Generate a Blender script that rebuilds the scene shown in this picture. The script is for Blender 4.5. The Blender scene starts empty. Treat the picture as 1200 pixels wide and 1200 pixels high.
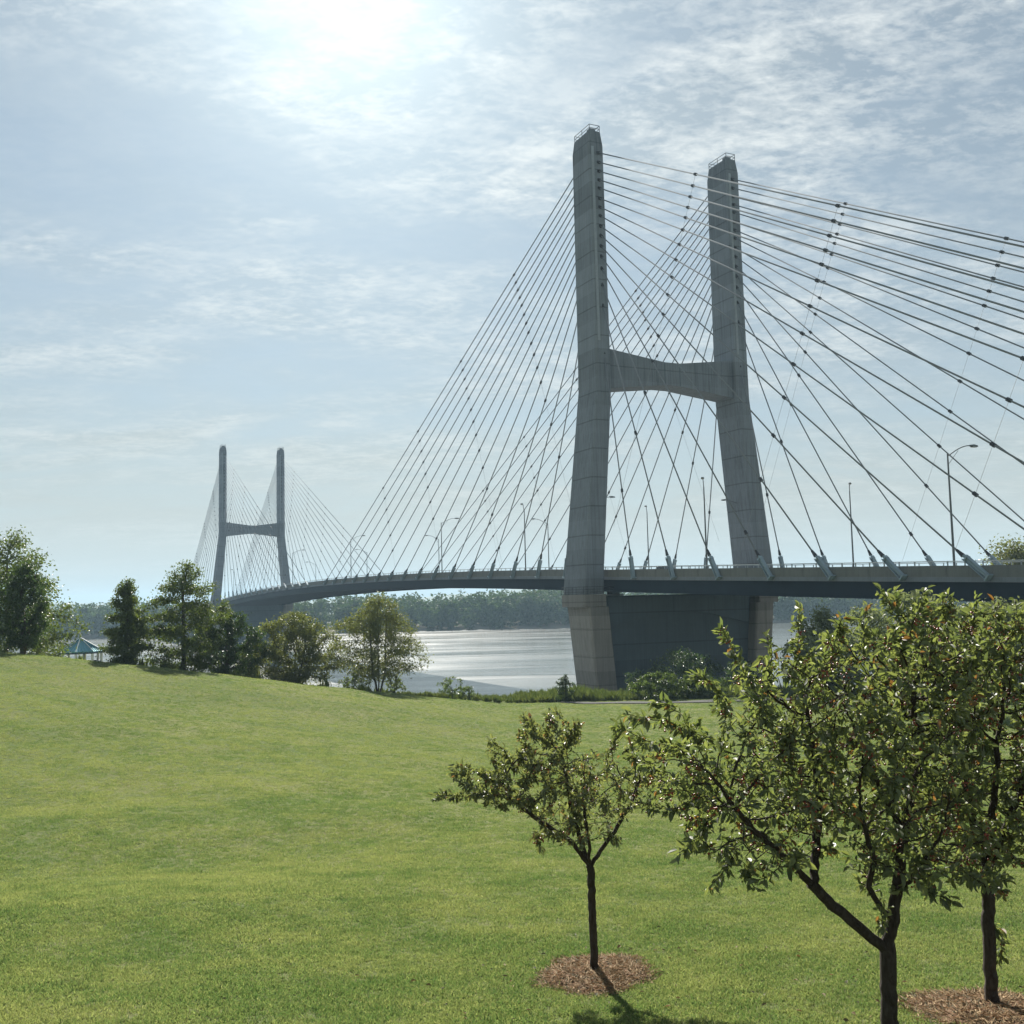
import bpy, math, random
import numpy as np
from mathutils import Vector, Matrix, Euler

random.seed(7)
RNG = np.random.default_rng(11)
sc = bpy.context.scene
col = sc.collection
R = math.radians

# ------------------------------------------------------------------ camera
EYE = 20.0                       # eye height above the river (river surface z = 0)
cd = bpy.data.cameras.new('camera')
cam = bpy.data.objects.new('camera', cd)
col.objects.link(cam)
cd.sensor_width = 36.0
cd.lens = 36.0 * 1177.1 / 1200.0
cd.clip_start = 0.1
cd.clip_end = 20000.0
cam.matrix_world = (Matrix.Translation((0, 0, EYE)) @ Matrix.Rotation(R(90 + 4.99), 4, 'X')
                    @ Matrix.Rotation(R(-1.348), 4, 'Z'))
sc.camera = cam

# ------------------------------------------------------------------ world, sun, exposure
SUN_EL, SUN_AZ = R(34.0), R(-9.5)            # azimuth from +Y towards +X
SUN_DIR = Vector((math.sin(SUN_AZ) * math.cos(SUN_EL), math.cos(SUN_AZ) * math.cos(SUN_EL), math.sin(SUN_EL)))
w = bpy.data.worlds.new('World')
sc.world = w
w.use_nodes = True
nt = w.node_tree
nt.nodes.clear()


def N(nt, typ, **kw):
    n = nt.nodes.new(typ)
    for k, v in kw.items():
        if k in ('ins', 'at'):
            continue
        setattr(n, k, v)
    for k, v in kw.get('ins', {}).items():
        if hasattr(v, 'is_linked') or isinstance(v, bpy.types.NodeSocket):
            nt.links.new(v, n.inputs[k])
        else:
            n.inputs[k].default_value = v
    return n


def M_(nt, op, a, b=None, c=None, clamp=False):
    n = nt.nodes.new('ShaderNodeMath')
    n.operation = op
    n.use_clamp = clamp
    for i, v in enumerate((a, b, c)):
        if v is None:
            continue
        if isinstance(v, bpy.types.NodeSocket):
            nt.links.new(v, n.inputs[i])
        else:
            n.inputs[i].default_value = v
    return n.outputs[0]


def V_(nt, op, a, b=None):
    n = nt.nodes.new('ShaderNodeVectorMath')
    n.operation = op
    for i, v in enumerate((a, b)):
        if v is None:
            continue
        if isinstance(v, bpy.types.NodeSocket):
            nt.links.new(v, n.inputs[i])
        else:
            n.inputs[i].default_value = v
    return n


def RAMP(nt, fac, stops):
    n = nt.nodes.new('ShaderNodeValToRGB')
    el = n.color_ramp.elements
    while len(el) < len(stops):
        el.new(0.5)
    for e, (p, c) in zip(el, stops):
        e.position = p
        e.color = (c[0], c[1], c[2], 1) if hasattr(c, '__len__') else (c, c, c, 1)
    nt.links.new(fac, n.inputs[0])
    return n.outputs[0]


def MIX(nt, fac, a, b, blend='MIX'):
    n = nt.nodes.new('ShaderNodeMix')
    n.data_type = 'RGBA'
    n.blend_type = blend
    n.clamp_factor = True
    for sock, v in ((n.inputs[0], fac), (n.inputs[6], a), (n.inputs[7], b)):
        if isinstance(v, bpy.types.NodeSocket):
            nt.links.new(v, sock)
        elif hasattr(v, '__len__'):
            sock.default_value = (v[0], v[1], v[2], 1)
        else:
            sock.default_value = v
    return n.outputs[2]


def NOISE(nt, vec, scale, detail=4, rough=0.5, dist=0.0):
    n = nt.nodes.new('ShaderNodeTexNoise')
    n.inputs['Scale'].default_value = scale
    n.inputs['Detail'].default_value = detail
    n.inputs['Roughness'].default_value = rough
    n.inputs['Distortion'].default_value = dist
    if vec is not None:
        nt.links.new(vec, n.inputs['Vector'])
    return n.outputs[0]


sky = N(nt, 'ShaderNodeTexSky', sky_type='NISHITA', sun_disc=False, sun_elevation=SUN_EL,
        sun_rotation=SUN_AZ, altitude=100.0, air_density=0.70, dust_density=0.10, ozone_density=1.0)
tc = N(nt, 'ShaderNodeTexCoord')
dirv = V_(nt, 'NORMALIZE', tc.outputs['Generated']).outputs[0]
sep = N(nt, 'ShaderNodeSeparateXYZ', ins={0: dirv})
up = M_(nt, 'ADD', M_(nt, 'MAXIMUM', sep.outputs[2], 0.0), 0.12)
px_ = M_(nt, 'DIVIDE', sep.outputs[0], up)
py_ = M_(nt, 'DIVIDE', sep.outputs[1], up)
cl = N(nt, 'ShaderNodeCombineXYZ', ins={0: px_, 1: py_})
# the cloud sheet lies flat high above: its coordinates are direction / height
mp = N(nt, 'ShaderNodeMapping', ins={'Vector': cl.outputs[0], 'Rotation': (0, 0, R(-60)), 'Scale': (1.0, 1.6, 1.0), 'Location': (9.1, 0.3, 0)})
big = NOISE(nt, mp.outputs[0], 1.1, 5, 0.55, 0.4)
mid = NOISE(nt, mp.outputs[0], 4.6, 8, 0.62, 0.3)
fine = NOISE(nt, mp.outputs[0], 24.0, 6, 0.65, 0.25)
cover = RAMP(nt, big, [(0.44, 0.0), (0.60, 1.0)])
body = M_(nt, 'ADD', M_(nt, 'MULTIPLY', mid, 0.58), M_(nt, 'MULTIPLY', fine, 0.42))
puff = RAMP(nt, body, [(0.44, 0.0), (0.61, 1.0)])
cloud = M_(nt, 'MULTIPLY', M_(nt, 'MULTIPLY', puff, M_(nt, 'ADD', M_(nt, 'MULTIPLY', cover, 0.88), 0.10)), RAMP(nt, sep.outputs[2], [(0.02, 0.12), (0.34, 0.72)]))
veil = M_(nt, 'ADD', M_(nt, 'MULTIPLY', big, 0.40), 0.14)
# thin cloud scatters sunlight forward: brighter near the sun
cosg = V_(nt, 'DOT_PRODUCT', dirv, tuple(SUN_DIR)).outputs[1]
g = 0.84
den = M_(nt, 'POWER', M_(nt, 'MAXIMUM', M_(nt, 'SUBTRACT', 1 + g * g, M_(nt, 'MULTIPLY', cosg, 2 * g)), 1e-3), 1.5)
phase = M_(nt, 'DIVIDE', (1 - g * g), den)
g2 = 0.62
den2 = M_(nt, 'POWER', M_(nt, 'MAXIMUM', M_(nt, 'SUBTRACT', 1 + g2 * g2, M_(nt, 'MULTIPLY', cosg, 2 * g2)), 1e-3), 1.5)
phase = M_(nt, 'ADD', M_(nt, 'MULTIPLY', phase, 0.85), M_(nt, 'DIVIDE', (1 - g2 * g2) * 1.35, den2))
cl_bright = M_(nt, 'ADD', M_(nt, 'MULTIPLY', phase, 0.04), 6.7)
cl_col = V_(nt, 'SCALE', (0.95, 1.0, 0.99))
nt.links.new(cl_bright, cl_col.inputs[3])
# the thin veil is crossed at a slant near the horizon, so it covers more there
slant = M_(nt, 'MINIMUM', M_(nt, 'DIVIDE', 0.14, up), 0.80)
veil_b = M_(nt, 'ADD', M_(nt, 'MULTIPLY', phase, 0.12), M_(nt, 'ADD', 2.1, M_(nt, 'MULTIPLY', slant, 2.75)))
veil_col = V_(nt, 'SCALE', (0.90, 1.0, 0.98))
nt.links.new(veil_b, veil_col.inputs[3])
c1 = MIX(nt, M_(nt, 'ADD', veil, slant, clamp=True), MIX(nt, 1.0, sky.outputs[0], (0.82, 0.97, 0.93), 'MULTIPLY'), veil_col.outputs[0])
c2 = MIX(nt, cloud, c1, cl_col.outputs[0])
bg = N(nt, 'ShaderNodeBackground', ins={'Color': c2, 'Strength': 0.05})
out = N(nt, 'ShaderNodeOutputWorld', ins={'Surface': bg.outputs[0]})

sd = bpy.data.lights.new('sun', 'SUN')
sd.energy = 5.0
sd.angle = R(0.9)
sd.color = (1.0, 0.95, 0.86)
so = bpy.data.objects.new('sun', sd)
col.objects.link(so)
so.rotation_euler = SUN_DIR.to_track_quat('Z', 'Y').to_euler()
so.location = (0, 0, 200)

vs = sc.view_settings
vs.view_transform = 'Standard'
vs.look = 'None'
vs.exposure = 1.45
vs.gamma = 1.0
vs.use_curve_mapping = False
sc.cycles.max_bounces = 6
sc.cycles.volume_bounces = 0
sc.cycles.transparent_max_bounces = 6


# ------------------------------------------------------------------ helpers
def tag(o, label=None, cat=None, group=None, kind=None):
    if label:
        o['label'] = label
    if cat:
        o['category'] = cat
    if group:
        o['group'] = group
    if kind:
        o['kind'] = kind
    return o


def link(name, me, mat=None, parent=None, loc=None, rot=None):
    o = bpy.data.objects.new(name, me)
    col.objects.link(o)
    if me is not None and mat is not None and len(me.materials) == 0:
        me.materials.append(mat)
    if parent is not None:
        o.parent = parent
    if loc is not None:
        o.location = loc
    if rot is not None:
        o.rotation_euler = rot
    return o


def empty(name, loc, rz=0.0):
    o = bpy.data.objects.new(name, None)
    o.empty_display_size = 0.3
    col.objects.link(o)
    o.location = loc
    o.rotation_euler = (0, 0, rz)
    return o


def npmesh(name, verts, faces, smooth=False):
    """faces: list of arrays, each (n,3) or (n,4)"""
    me = bpy.data.meshes.new(name)
    verts = np.asarray(verts, dtype=np.float32)
    fl = [np.asarray(f, dtype=np.int32) for f in faces if len(f)]
    nl = sum(f.size for f in fl)
    npoly = sum(len(f) for f in fl)
    me.vertices.add(len(verts))
    me.vertices.foreach_set('co', verts.ravel())
    me.loops.add(nl)
    me.polygons.add(npoly)
    me.loops.foreach_set('vertex_index', np.concatenate([f.ravel() for f in fl]))
    tot = np.concatenate([np.full(len(f), f.shape[1], dtype=np.int32) for f in fl])
    st = np.concatenate([[0], np.cumsum(tot)[:-1]]).astype(np.int32)
    me.polygons.foreach_set('loop_start', st)
    me.polygons.foreach_set('loop_total', tot)
    me.polygons.foreach_set('use_smooth', np.full(npoly, smooth, dtype=bool))
    me.update(calc_edges=True)
    return me


class MB:
    """mesh builder"""
    def __init__(s):
        s.v = []
        s.f = []

    def box(s, lo, hi, mat=None):
        x0, y0, z0 = lo
        x1, y1, z1 = hi
        b = len(s.v)
        pts = [(x0, y0, z0), (x1, y0, z0), (x1, y1, z0), (x0, y1, z0), (x0, y0, z1), (x1, y0, z1), (x1, y1, z1), (x0, y1, z1)]
        if mat is not None:
            pts = [tuple(mat @ Vector(p)) for p in pts]
        s.v += pts
        s.f += [tuple(b + i for i in q) for q in ((3, 2, 1, 0), (4, 5, 6, 7), (0, 1, 5, 4), (1, 2, 6, 5), (2, 3, 7, 6), (3, 0, 4, 7))]
        return s

    def rings(s, rings, cap=True, closed=False):
        b = len(s.v)
        n = len(rings[0])
        for r in rings:
            s.v += [tuple(p) for p in r]
        for i in range(len(rings) - 1):
            for j in range(n):
                k = (j + 1) % n
                s.f.append((b + i * n + j, b + i * n + k, b + (i + 1) * n + k, b + (i + 1) * n + j))
        if cap:
            s.f.append(tuple(b + j for j in reversed(range(n))))
            s.f.append(tuple(b + (len(rings) - 1) * n + j for j in range(n)))
        return s

    def tube(s, pts, rad, sides=8, cap=True):
        pts = [Vector(p) for p in pts]
        if not hasattr(rad, '__len__'):
            rad = [rad] * len(pts)
        rr = []
        up = None
        for i, p in enumerate(pts):
            t = (pts[min(i + 1, len(pts) - 1)] - pts[max(i - 1, 0)]).normalized()
            if up is None:
                up = Vector((0, 0, 1)) if abs(t.z) < 0.9 else Vector((1, 0, 0))
            a = t.cross(up).normalized()
            bb = a.cross(t).normalized()
            up = bb
            rr.append([p + (a * math.cos(q) + bb * math.sin(q)) * rad[i] for q in [2 * math.pi * k / sides for k in range(sides)]])
        return s.rings(rr, cap)

    def prism(s, poly, axis_vec):
        """poly: list of 3d points, extruded by axis_vec"""
        a = Vector(axis_vec)
        return s.rings([poly, [Vector(p) + a for p in poly]])

    def mesh(s, name, smooth=False):
        me = bpy.data.meshes.new(name)
        me.from_pydata([tuple(p) for p in s.v], [], s.f)
        if smooth:
            me.polygons.foreach_set('use_smooth', [True] * len(me.polygons))
        me.update()
        import bmesh
        bm = bmesh.new()
        bm.from_mesh(me)
        bmesh.ops.recalc_face_normals(bm, faces=bm.faces)
        bm.to_mesh(me)
        bm.free()
        return me

    def build(s, name, mat, parent=None, smooth=False, **kw):
        return link(name, s.mesh(name, smooth), mat, parent, **kw)


# ------------------------------------------------------------------ materials
def newmat(name):
    m = bpy.data.materials.new(name)
    m.use_nodes = True
    t = m.node_tree
    t.nodes.clear()
    o = t.nodes.new('ShaderNodeOutputMaterial')
    return m, t, o


def simple(name, color, rough=0.6, metal=0.0, var=0.12, vscale=3.0, bump=0.0, bscale=40.0, spec=0.5):
    m, t, o = newmat(name)
    tcn = N(t, 'ShaderNodeTexCoord')
    n1 = NOISE(t, tcn.outputs['Object'], vscale, 6, 0.6)
    f = M_(t, 'ADD', M_(t, 'MULTIPLY', M_(t, 'SUBTRACT', n1, 0.5), 2 * var * 2), 1.0)
    c = V_(t, 'SCALE', color)
    t.links.new(f, c.inputs[3])
    p = N(t, 'ShaderNodeBsdfPrincipled', ins={'Base Color': c.outputs[0], 'Roughness': rough, 'Metallic': metal, 'Specular IOR Level': spec})
    if bump > 0:
        b = N(t, 'ShaderNodeBump', ins={'Strength': bump, 'Distance': 0.02, 'Height': NOISE(t, tcn.outputs['Object'], bscale, 5, 0.6)})
        t.links.new(b.outputs[0], p.inputs['Normal'])
    t.links.new(p.outputs[0], o.inputs[0])
    return m


def mat_concrete(name, base, dark=0.55, lift=4.6, streak=1.0, joint0=0.0):
    m, t, o = newmat(name)
    tcn = N(t, 'ShaderNodeTexCoord')
    ob = tcn.outputs['Object']
    n1 = NOISE(t, ob, 0.35, 8, 0.65)
    st = N(t, 'ShaderNodeMapping', ins={'Vector': ob, 'Scale': (1.6, 1.6, 0.05)})
    n2 = NOISE(t, st.outputs[0], 1.0, 6, 0.7)
    n3 = NOISE(t, ob, 9.0, 6, 0.7)
    # each pour of concrete has its own shade
    s = N(t, 'ShaderNodeSeparateXYZ', ins={0: ob})
    k = M_(t, 'FLOOR', M_(t, 'DIVIDE', s.outputs[2], lift))
    wn = N(t, 'ShaderNodeTexWhiteNoise', noise_dimensions='1D', ins={'W': k})
    f = M_(t, 'ADD', 0.62, M_(t, 'MULTIPLY', n1, 0.38))
    f = M_(t, 'ADD', f, M_(t, 'MULTIPLY', M_(t, 'SUBTRACT', wn.outputs[0], 0.5), 0.26))
    f = M_(t, 'ADD', f, M_(t, 'MULTIPLY', M_(t, 'SUBTRACT', n2, 0.5), 0.75 * streak))
    st4 = N(t, 'ShaderNodeMapping', ins={'Vector': ob, 'Scale': (4.5, 4.5, 0.11)})
    n4 = NOISE(t, st4.outputs[0], 1.0, 5, 0.65)
    f = M_(t, 'ADD', f, M_(t, 'MULTIPLY', M_(t, 'SUBTRACT', n4, 0.5), 0.55 * streak))
    f = M_(t, 'ADD', f, M_(t, 'MULTIPLY', M_(t, 'SUBTRACT', n3, 0.5), 0.40))
    # dirt held in the joints between pours, and rows of tie holes
    fr = M_(t, 'FRACT', M_(t, 'DIVIDE', M_(t, 'ADD', s.outputs[2], joint0), lift))
    jl = M_(t, 'LESS_THAN', M_(t, 'ABSOLUTE', M_(t, 'SUBTRACT', fr, 0.5)), 0.022)
    f = M_(t, 'MULTIPLY', f, M_(t, 'SUBTRACT', 1.0, M_(t, 'MULTIPLY', jl, 0.30)))
    c = V_(t, 'SCALE', base)
    t.links.new(M_(t, 'MAXIMUM', f, 0.3), c.inputs[3])
    stain = RAMP(t, n2, [(0.52, 0.0), (0.72, 1.0)])
    cc = MIX(t, M_(t, 'MULTIPLY', stain, 0.35 * streak), c.outputs[0], (base[0] * 0.45, base[1] * 0.40, base[2] * 0.33))
    p = N(t, 'ShaderNodeBsdfPrincipled', ins={'Base Color': cc, 'Roughness': 0.85, 'Specular IOR Level': 0.3})
    b = N(t, 'ShaderNodeBump', ins={'Strength': 0.5, 'Distance': 0.03, 'Height': n3})
    t.links.new(b.outputs[0], p.inputs['Normal'])
    t.links.new(p.outputs[0], o.inputs[0])
    return m


def mat_leaf(name, c1, c2, c3=None, p3=0.06, trans=0.35, rough=0.42, tmul=(1.3, 1.5, 0.6), spec=0.5):
    m, t, o = newmat(name)
    ge = N(t, 'ShaderNodeNewGeometry')
    rnd = ge.outputs['Random Per Island']
    c = MIX(t, rnd, c1, c2)
    if c3 is not None:
        wn = N(t, 'ShaderNodeTexWhiteNoise', noise_dimensions='1D', ins={'W': M_(t, 'MULTIPLY', rnd, 917.0)})
        c = MIX(t, M_(t, 'LESS_THAN', wn.outputs[0], p3), c, c3)
    # the underside of a leaf is paler
    cb = MIX(t, M_(t, 'MULTIPLY', ge.outputs['Backfacing'], 0.35), c, (0.16, 0.19, 0.11))
    p = N(t, 'ShaderNodeBsdfPrincipled', ins={'Base Color': cb, 'Roughness': rough, 'Specular IOR Level': spec})
    tr = N(t, 'ShaderNodeBsdfTranslucent', ins={'Color': MIX(t, 1.0, c, tmul, 'MULTIPLY')})
    mx = N(t, 'ShaderNodeMixShader', ins={0: trans, 1: p.outputs[0], 2: tr.outputs[0]})
    t.links.new(mx.outputs[0], o.inputs[0])
    return m


MAT = {}
MAT['tower'] = mat_concrete('tower_concrete', (0.206, 0.234, 0.264), streak=1.3, joint0=2.3 + 4.0 - 24.553 + 4.6 * 10)
MAT['pier'] = mat_concrete('pier_concrete', (0.29, 0.28, 0.26), lift=4.3, streak=1.25)
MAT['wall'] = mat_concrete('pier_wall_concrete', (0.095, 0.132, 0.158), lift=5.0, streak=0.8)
MAT['parapet'] = mat_concrete('parapet_concrete', (0.215, 0.225, 0.215), lift=30, streak=0.8)
MAT['slab'] = mat_concrete('slab_concrete', (0.21, 0.235, 0.26), lift=30, streak=0.6)
MAT['conduit'] = simple('conduit_cover_grey', (0.27, 0.30, 0.325), 0.9, spec=0.1)
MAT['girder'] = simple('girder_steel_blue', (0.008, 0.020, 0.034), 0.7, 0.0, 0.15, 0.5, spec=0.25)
MAT['beam'] = simple('floor_beam_steel', (0.05, 0.065, 0.09), 0.6)
MAT['cable'] = simple('cable_pipe_grey', (0.20, 0.215, 0.23), 1.0, 0.0, 0.06, 0.2, spec=0.0)
MAT['clamp'] = simple('clamp_black', (0.02, 0.022, 0.025), 0.5)
MAT['tie'] = simple('tie_wire', (0.22, 0.23, 0.24), 0.5)
MAT['anchor'] = simple('anchor_painted_steel', (0.27, 0.34, 0.38), 0.8, 0.0, 0.12, 2.0, spec=0.15)
MAT['rail'] = simple('rail_galvanised', (0.30, 0.34, 0.36), 0.8, 0.0, 0.08, spec=0.2)
MAT['darkrail'] = simple('cap_rail_steel', (0.08, 0.09, 0.095), 0.9, 0.0, spec=0.05)
MAT['road'] = simple('deck_road', (0.16, 0.16, 0.155), 0.9, 0, 0.12, 0.4)
MAT['lamp'] = simple('lamp_steel', (0.13, 0.145, 0.155), 0.9, 0.0, spec=0.1)
MAT['lens'] = simple('lamp_lens', (0.5, 0.5, 0.47), 0.25)

# ------------------------------------------------------------------ terrain
def sst(a, b, x):
    t = np.clip((x - a) / (b - a), 0, 1)
    return t * t * (3 - 2 * t)


PX = np.array([-60, -20, 0, 5, 9.3, 11, 20, 40, 60, 80, 88, 94, 400])
PZ = np.array([-1.4, -1.5, -2.2, -3.1, -3.77, -3.99, -5.0, -6.9, -8.15, -8.9, -9.2, -9.4, -9.6])


def lawn_z(x, y):
    c = np.interp(y, PX, PZ) * 0.5 + 0.25 * (np.interp(y - 1.5, PX, PZ) + np.interp(y + 1.5, PX, PZ))
    c = c + 0.177 * np.maximum(0, -x - 1.5) * sst(8, 70, y) - 0.0 * x
    c = c + 0.20 * np.sin(y * 0.19 + 0.06 * x + 1.0) * sst(12, 22, y) * (1 - sst(60, 85, y)) * sst(6, -14, x)
    c = c + 0.13 * np.sin(y * 0.45 - 0.22 * x) * sst(12, 16, y) * (1 - sst(24, 32, y)) * sst(2, -6, x)
    return c


def crest_y(x):
    return np.where(x < 0, 92 + np.maximum(x, -80) * 0.62, 92.0)


def ground_z(x, y):
    x = np.asarray(x, dtype=float)
    y = np.asarray(y, dtype=float)
    q = y - crest_y(x)
    L = lawn_z(x, np.minimum(y, crest_y(x) + 6))
    left = sst(-28, -58, x)
    bench = -10.6
    z = L + (bench - L) * sst(-4, 30, q) * sst(1, -1, bench - L)
    qa = 10 + 62 * left
    qb = qa + 62 - 10 * left
    z = z + (-24.5 - z) * sst(0, 1, (q - qa) / (qb - qa))
    z = z + 0.05 * np.sin(x * 0.9 + 1.3 * np.sin(y * 0.4)) * np.cos(y * 0.7) * sst(14, 30, y)
    return z + EYE


def gz(x, y):
    return float(ground_z(x, y))


def grid_sheet(name, xs, ys, zf, mat):
    X, Y = np.meshgrid(xs, ys)
    Z = zf(X, Y)
    v = np.stack([X.ravel(), Y.ravel(), Z.ravel()], 1)
    nx, ny = len(xs), len(ys)
    i = np.arange(nx * ny).reshape(ny, nx)
    f = np.stack([i[:-1, :-1].ravel(), i[:-1, 1:].ravel(), i[1:, 1:].ravel(), i[1:, :-1].ravel()], 1)
    return link(name, npmesh(name, v, [f], True), mat)


def mat_ground():
    m, t, o = newmat('lawn_ground')
    g = N(t, 'ShaderNodeNewGeometry')
    pos = g.outputs['Position']
    a = NOISE(t, pos, 0.11, 6, 0.6, 0.4)
    b = NOISE(t, pos, 0.7, 8, 0.7)
    d = NOISE(t, pos, 14.0, 6, 0.7)
    e = NOISE(t, pos, 55.0, 3, 0.7)
    c = MIX(t, RAMP(t, a, [(0.40, 0.0), (0.60, 1.0)]), (0.105, 0.136, 0.062), (0.155, 0.168, 0.084))
    c = MIX(t, RAMP(t, b, [(0.42, 0.0), (0.72, 0.8)]), c, (0.170, 0.172, 0.085))
    sc_ = V_(t, 'SCALE', c)
    t.links.new(M_(t, 'ADD', 0.45, M_(t, 'ADD', M_(t, 'MULTIPLY', d, 0.6), M_(t, 'MULTIPLY', e, 0.5))), sc_.inputs[3])
    # rough bank beyond the lawn: bare soil and weeds near the water
    s = N(t, 'ShaderNodeSeparateXYZ', ins={0: pos})
    low = RAMP(t, M_(t, 'ADD', M_(t, 'MULTIPLY', s.outputs[2], 0.05), M_(t, 'MULTIPLY', b, 0.1)), [(0.2, 1.0), (0.42, 0.0)])
    c = MIX(t, low, sc_.outputs[0], (0.16, 0.135, 0.10))
    p = N(t, 'ShaderNodeBsdfPrincipled', ins={'Base Color': c, 'Roughness': 1.0, 'Specular IOR Level': 0.0})
    h = M_(t, 'ADD', d, M_(t, 'MULTIPLY', e, 0.5))
    bp = N(t, 'ShaderNodeBump', ins={'Strength': 0.9, 'Distance': 0.06, 'Height': h})
    t.links.new(bp.outputs[0], p.inputs['Normal'])
    t.links.new(p.outputs[0], o.inputs[0])
    return m


MAT['ground'] = mat_ground()
xs = np.concatenate([np.arange(-400, -60, 8), np.arange(-60, 60, 0.75), np.arange(60, 401, 8)])
ys = np.concatenate([np.arange(-60, 4, 3), np.arange(4, 40, 0.5), np.arange(40, 110, 1.0), np.arange(110, 300, 4.0)])
tag(grid_sheet('ground', xs, ys, ground_z, MAT['ground']), kind='structure')


# river
def mat_water():
    m, t, o = newmat('river_water')
    g = N(t, 'ShaderNodeNewGeometry')
    pos = g.outputs['Position']
    mp1 = N(t, 'ShaderNodeMapping', ins={'Vector': pos, 'Scale': (0.16, 0.42, 1.0), 'Rotation': (0, 0, R(6))})
    mp2 = N(t, 'ShaderNodeMapping', ins={'Vector': pos, 'Scale': (0.010, 0.045, 1.0), 'Rotation': (0, 0, R(-4))})
    r1 = NOISE(t, mp1.outputs[0], 1.0, 6, 0.62, 0.3)
    r2 = NOISE(t, mp2.outputs[0], 1.0, 5, 0.6, 0.8)
    h = M_(t, 'ADD', M_(t, 'MULTIPLY', r1, 0.45), M_(t, 'MULTIPLY', r2, 1.9))
    bp = N(t, 'ShaderNodeBump', ins={'Strength': 0.32, 'Distance': 0.5, 'Height': h})
    rg = M_(t, 'ADD', 0.07, M_(t, 'MULTIPLY', RAMP(t, r2, [(0.30, 0.2), (0.70, 1.0)]), 0.17))
    p = N(t, 'ShaderNodeBsdfPrincipled', ins={'Base Color': (0.07, 0.075, 0.07, 1), 'Roughness': rg, 'IOR': 1.33, 'Normal': bp.outputs[0]})
    t.links.new(p.outputs[0], o.inputs[0])
    return m


MAT['water'] = mat_water()
rv = npmesh('river', [(-3000, 60, 0), (3000, 60, 0), (3000, 760, 0), (-3000, 760, 0)], [np.array([[0, 1, 2, 3]])])
tag(link('river', rv, MAT['water']), kind='structure')

# far bank
def far_z(x, y):
    return -2.0 + 3.6 * sst(690, 712, y + 6 * np.sin(x * 0.013) + 3 * np.sin(x * 0.05)) + 0 * x


MAT['far_bank'] = simple('far_bank_sand', (0.16, 0.15, 0.125), 1.0, 0, 0.2, 0.02, spec=0.0)
MAT['far_land'] = simple('far_land', (0.07, 0.085, 0.035), 0.9, 0, 0.2, 0.01)
fx = np.arange(-3000, 3001, 20.0)
fy = np.concatenate([np.arange(680, 730, 3.0), [760, 1000, 2500, 6000]])
tag(grid_sheet('far_bank', fx, fy, far_z, MAT['far_bank']), kind='structure')


def hill_z(x, y):
    b = 42 + 22 * np.sin(x * 0.0021 + 1.0) + 12 * np.sin(x * 0.0057 + 0.4) + 5 * np.sin(x * 0.017)
    return 0.5 + b * sst(3300, 4000, y) * (1 - 0.3 * sst(4200, 5600, y))


hxs = np.arange(-3000, 3001, 40.0)
hys = np.array([3200, 3400, 3600, 3800, 4000, 4400, 5000, 5900.0])
MAT['hill'] = simple('wooded_hill', (0.05, 0.07, 0.03), 0.95, 0, 0.3, 0.02)
tag(grid_sheet('hills', hxs, hys, hill_z, MAT['hill']), kind='structure')

# ------------------------------------------------------------------ the bridge
AX = math.atan2(-0.90133571, 0.43312115)          # local +x runs towards the near bank
ZD = EYE + 4.553                                  # parapet top at the near tower
bridge = empty('cable_stayed_bridge', (26.354, 166.878, 0), AX)
tag(bridge, 'grey concrete cable-stayed road bridge with two H-shaped towers crossing the river', 'bridge')
SPAN = 350.6


def deck_h(s):
    """height of the parapet top, relative to the near tower"""
    if s > 0:
        return -0.10 - 0.031 * s
    if s < -341:
        u = -341 - s
        base = 2.75 - 0.00011 * (181 ** 2)
        return base - 0.036 * u + 0.00009 * min(u, 200) ** 2
    return 2.75 - 0.00011 * (s + 160) ** 2 - (0.034 * 0)


def zdeck(s):
    return ZD + deck_h(s)


S0, S1 = -800.0, 150.0
SS = np.arange(S0, S1 + 0.1, 5.0)


def sweep(poly, s_list):
    """poly of (y,z rel. parapet top) swept along the deck"""
    mb = MB()
    mb.rings([[(s, y, zdeck(s) + z) for (y, z) in poly] for s in s_list])
    return mb


# deck slab, girders, road
sweep([(-14.05, -1.14), (-14.05, -1.62), (14.05, -1.62), (14.05, -1.14)], SS).build('deck_slab', MAT['slab'], bridge)
sweep([(-13.3, -1.134), (13.3, -1.134), (13.3, -1.10), (-13.3, -1.10)], SS).build('roadway', MAT['road'], bridge)
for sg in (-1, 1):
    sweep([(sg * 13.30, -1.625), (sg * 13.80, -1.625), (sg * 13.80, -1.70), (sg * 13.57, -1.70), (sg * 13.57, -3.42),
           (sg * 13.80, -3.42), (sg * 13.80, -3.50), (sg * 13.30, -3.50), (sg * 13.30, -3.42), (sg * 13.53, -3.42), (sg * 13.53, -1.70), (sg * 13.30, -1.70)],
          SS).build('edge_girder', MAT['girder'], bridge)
# slab lip and parapet panels
PL = 10.3
pm = MB()
hp = PL / 2 - 0.02
prof = [(-14.0, -1.13), (-14.0, 0.0), (-13.72, 0.0), (-13.60, -0.75), (-13.45, -1.13)]
pm.rings([[(x, y, z) for (y, z) in prof] for x in (-hp, hp)])
pmesh = pm.mesh('parapet_panel')
pmesh.materials.append(MAT['parapet'])
for sg in (-1, 1):
    k = 0
    s = S1 - PL / 2
    while s > S0 + PL / 2:
        ang = math.atan2(zdeck(s + 5) - zdeck(s - 5), 10.0)
        o = link('parapet_panel', pmesh, None, bridge, (s, 0, zdeck(s)))
        if sg < 0:
            o.rotation_euler = (0, -ang, 0)
        else:
            o.rotation_euler = Euler((0, ang, math.pi), 'XYZ')
        s -= PL
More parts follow.
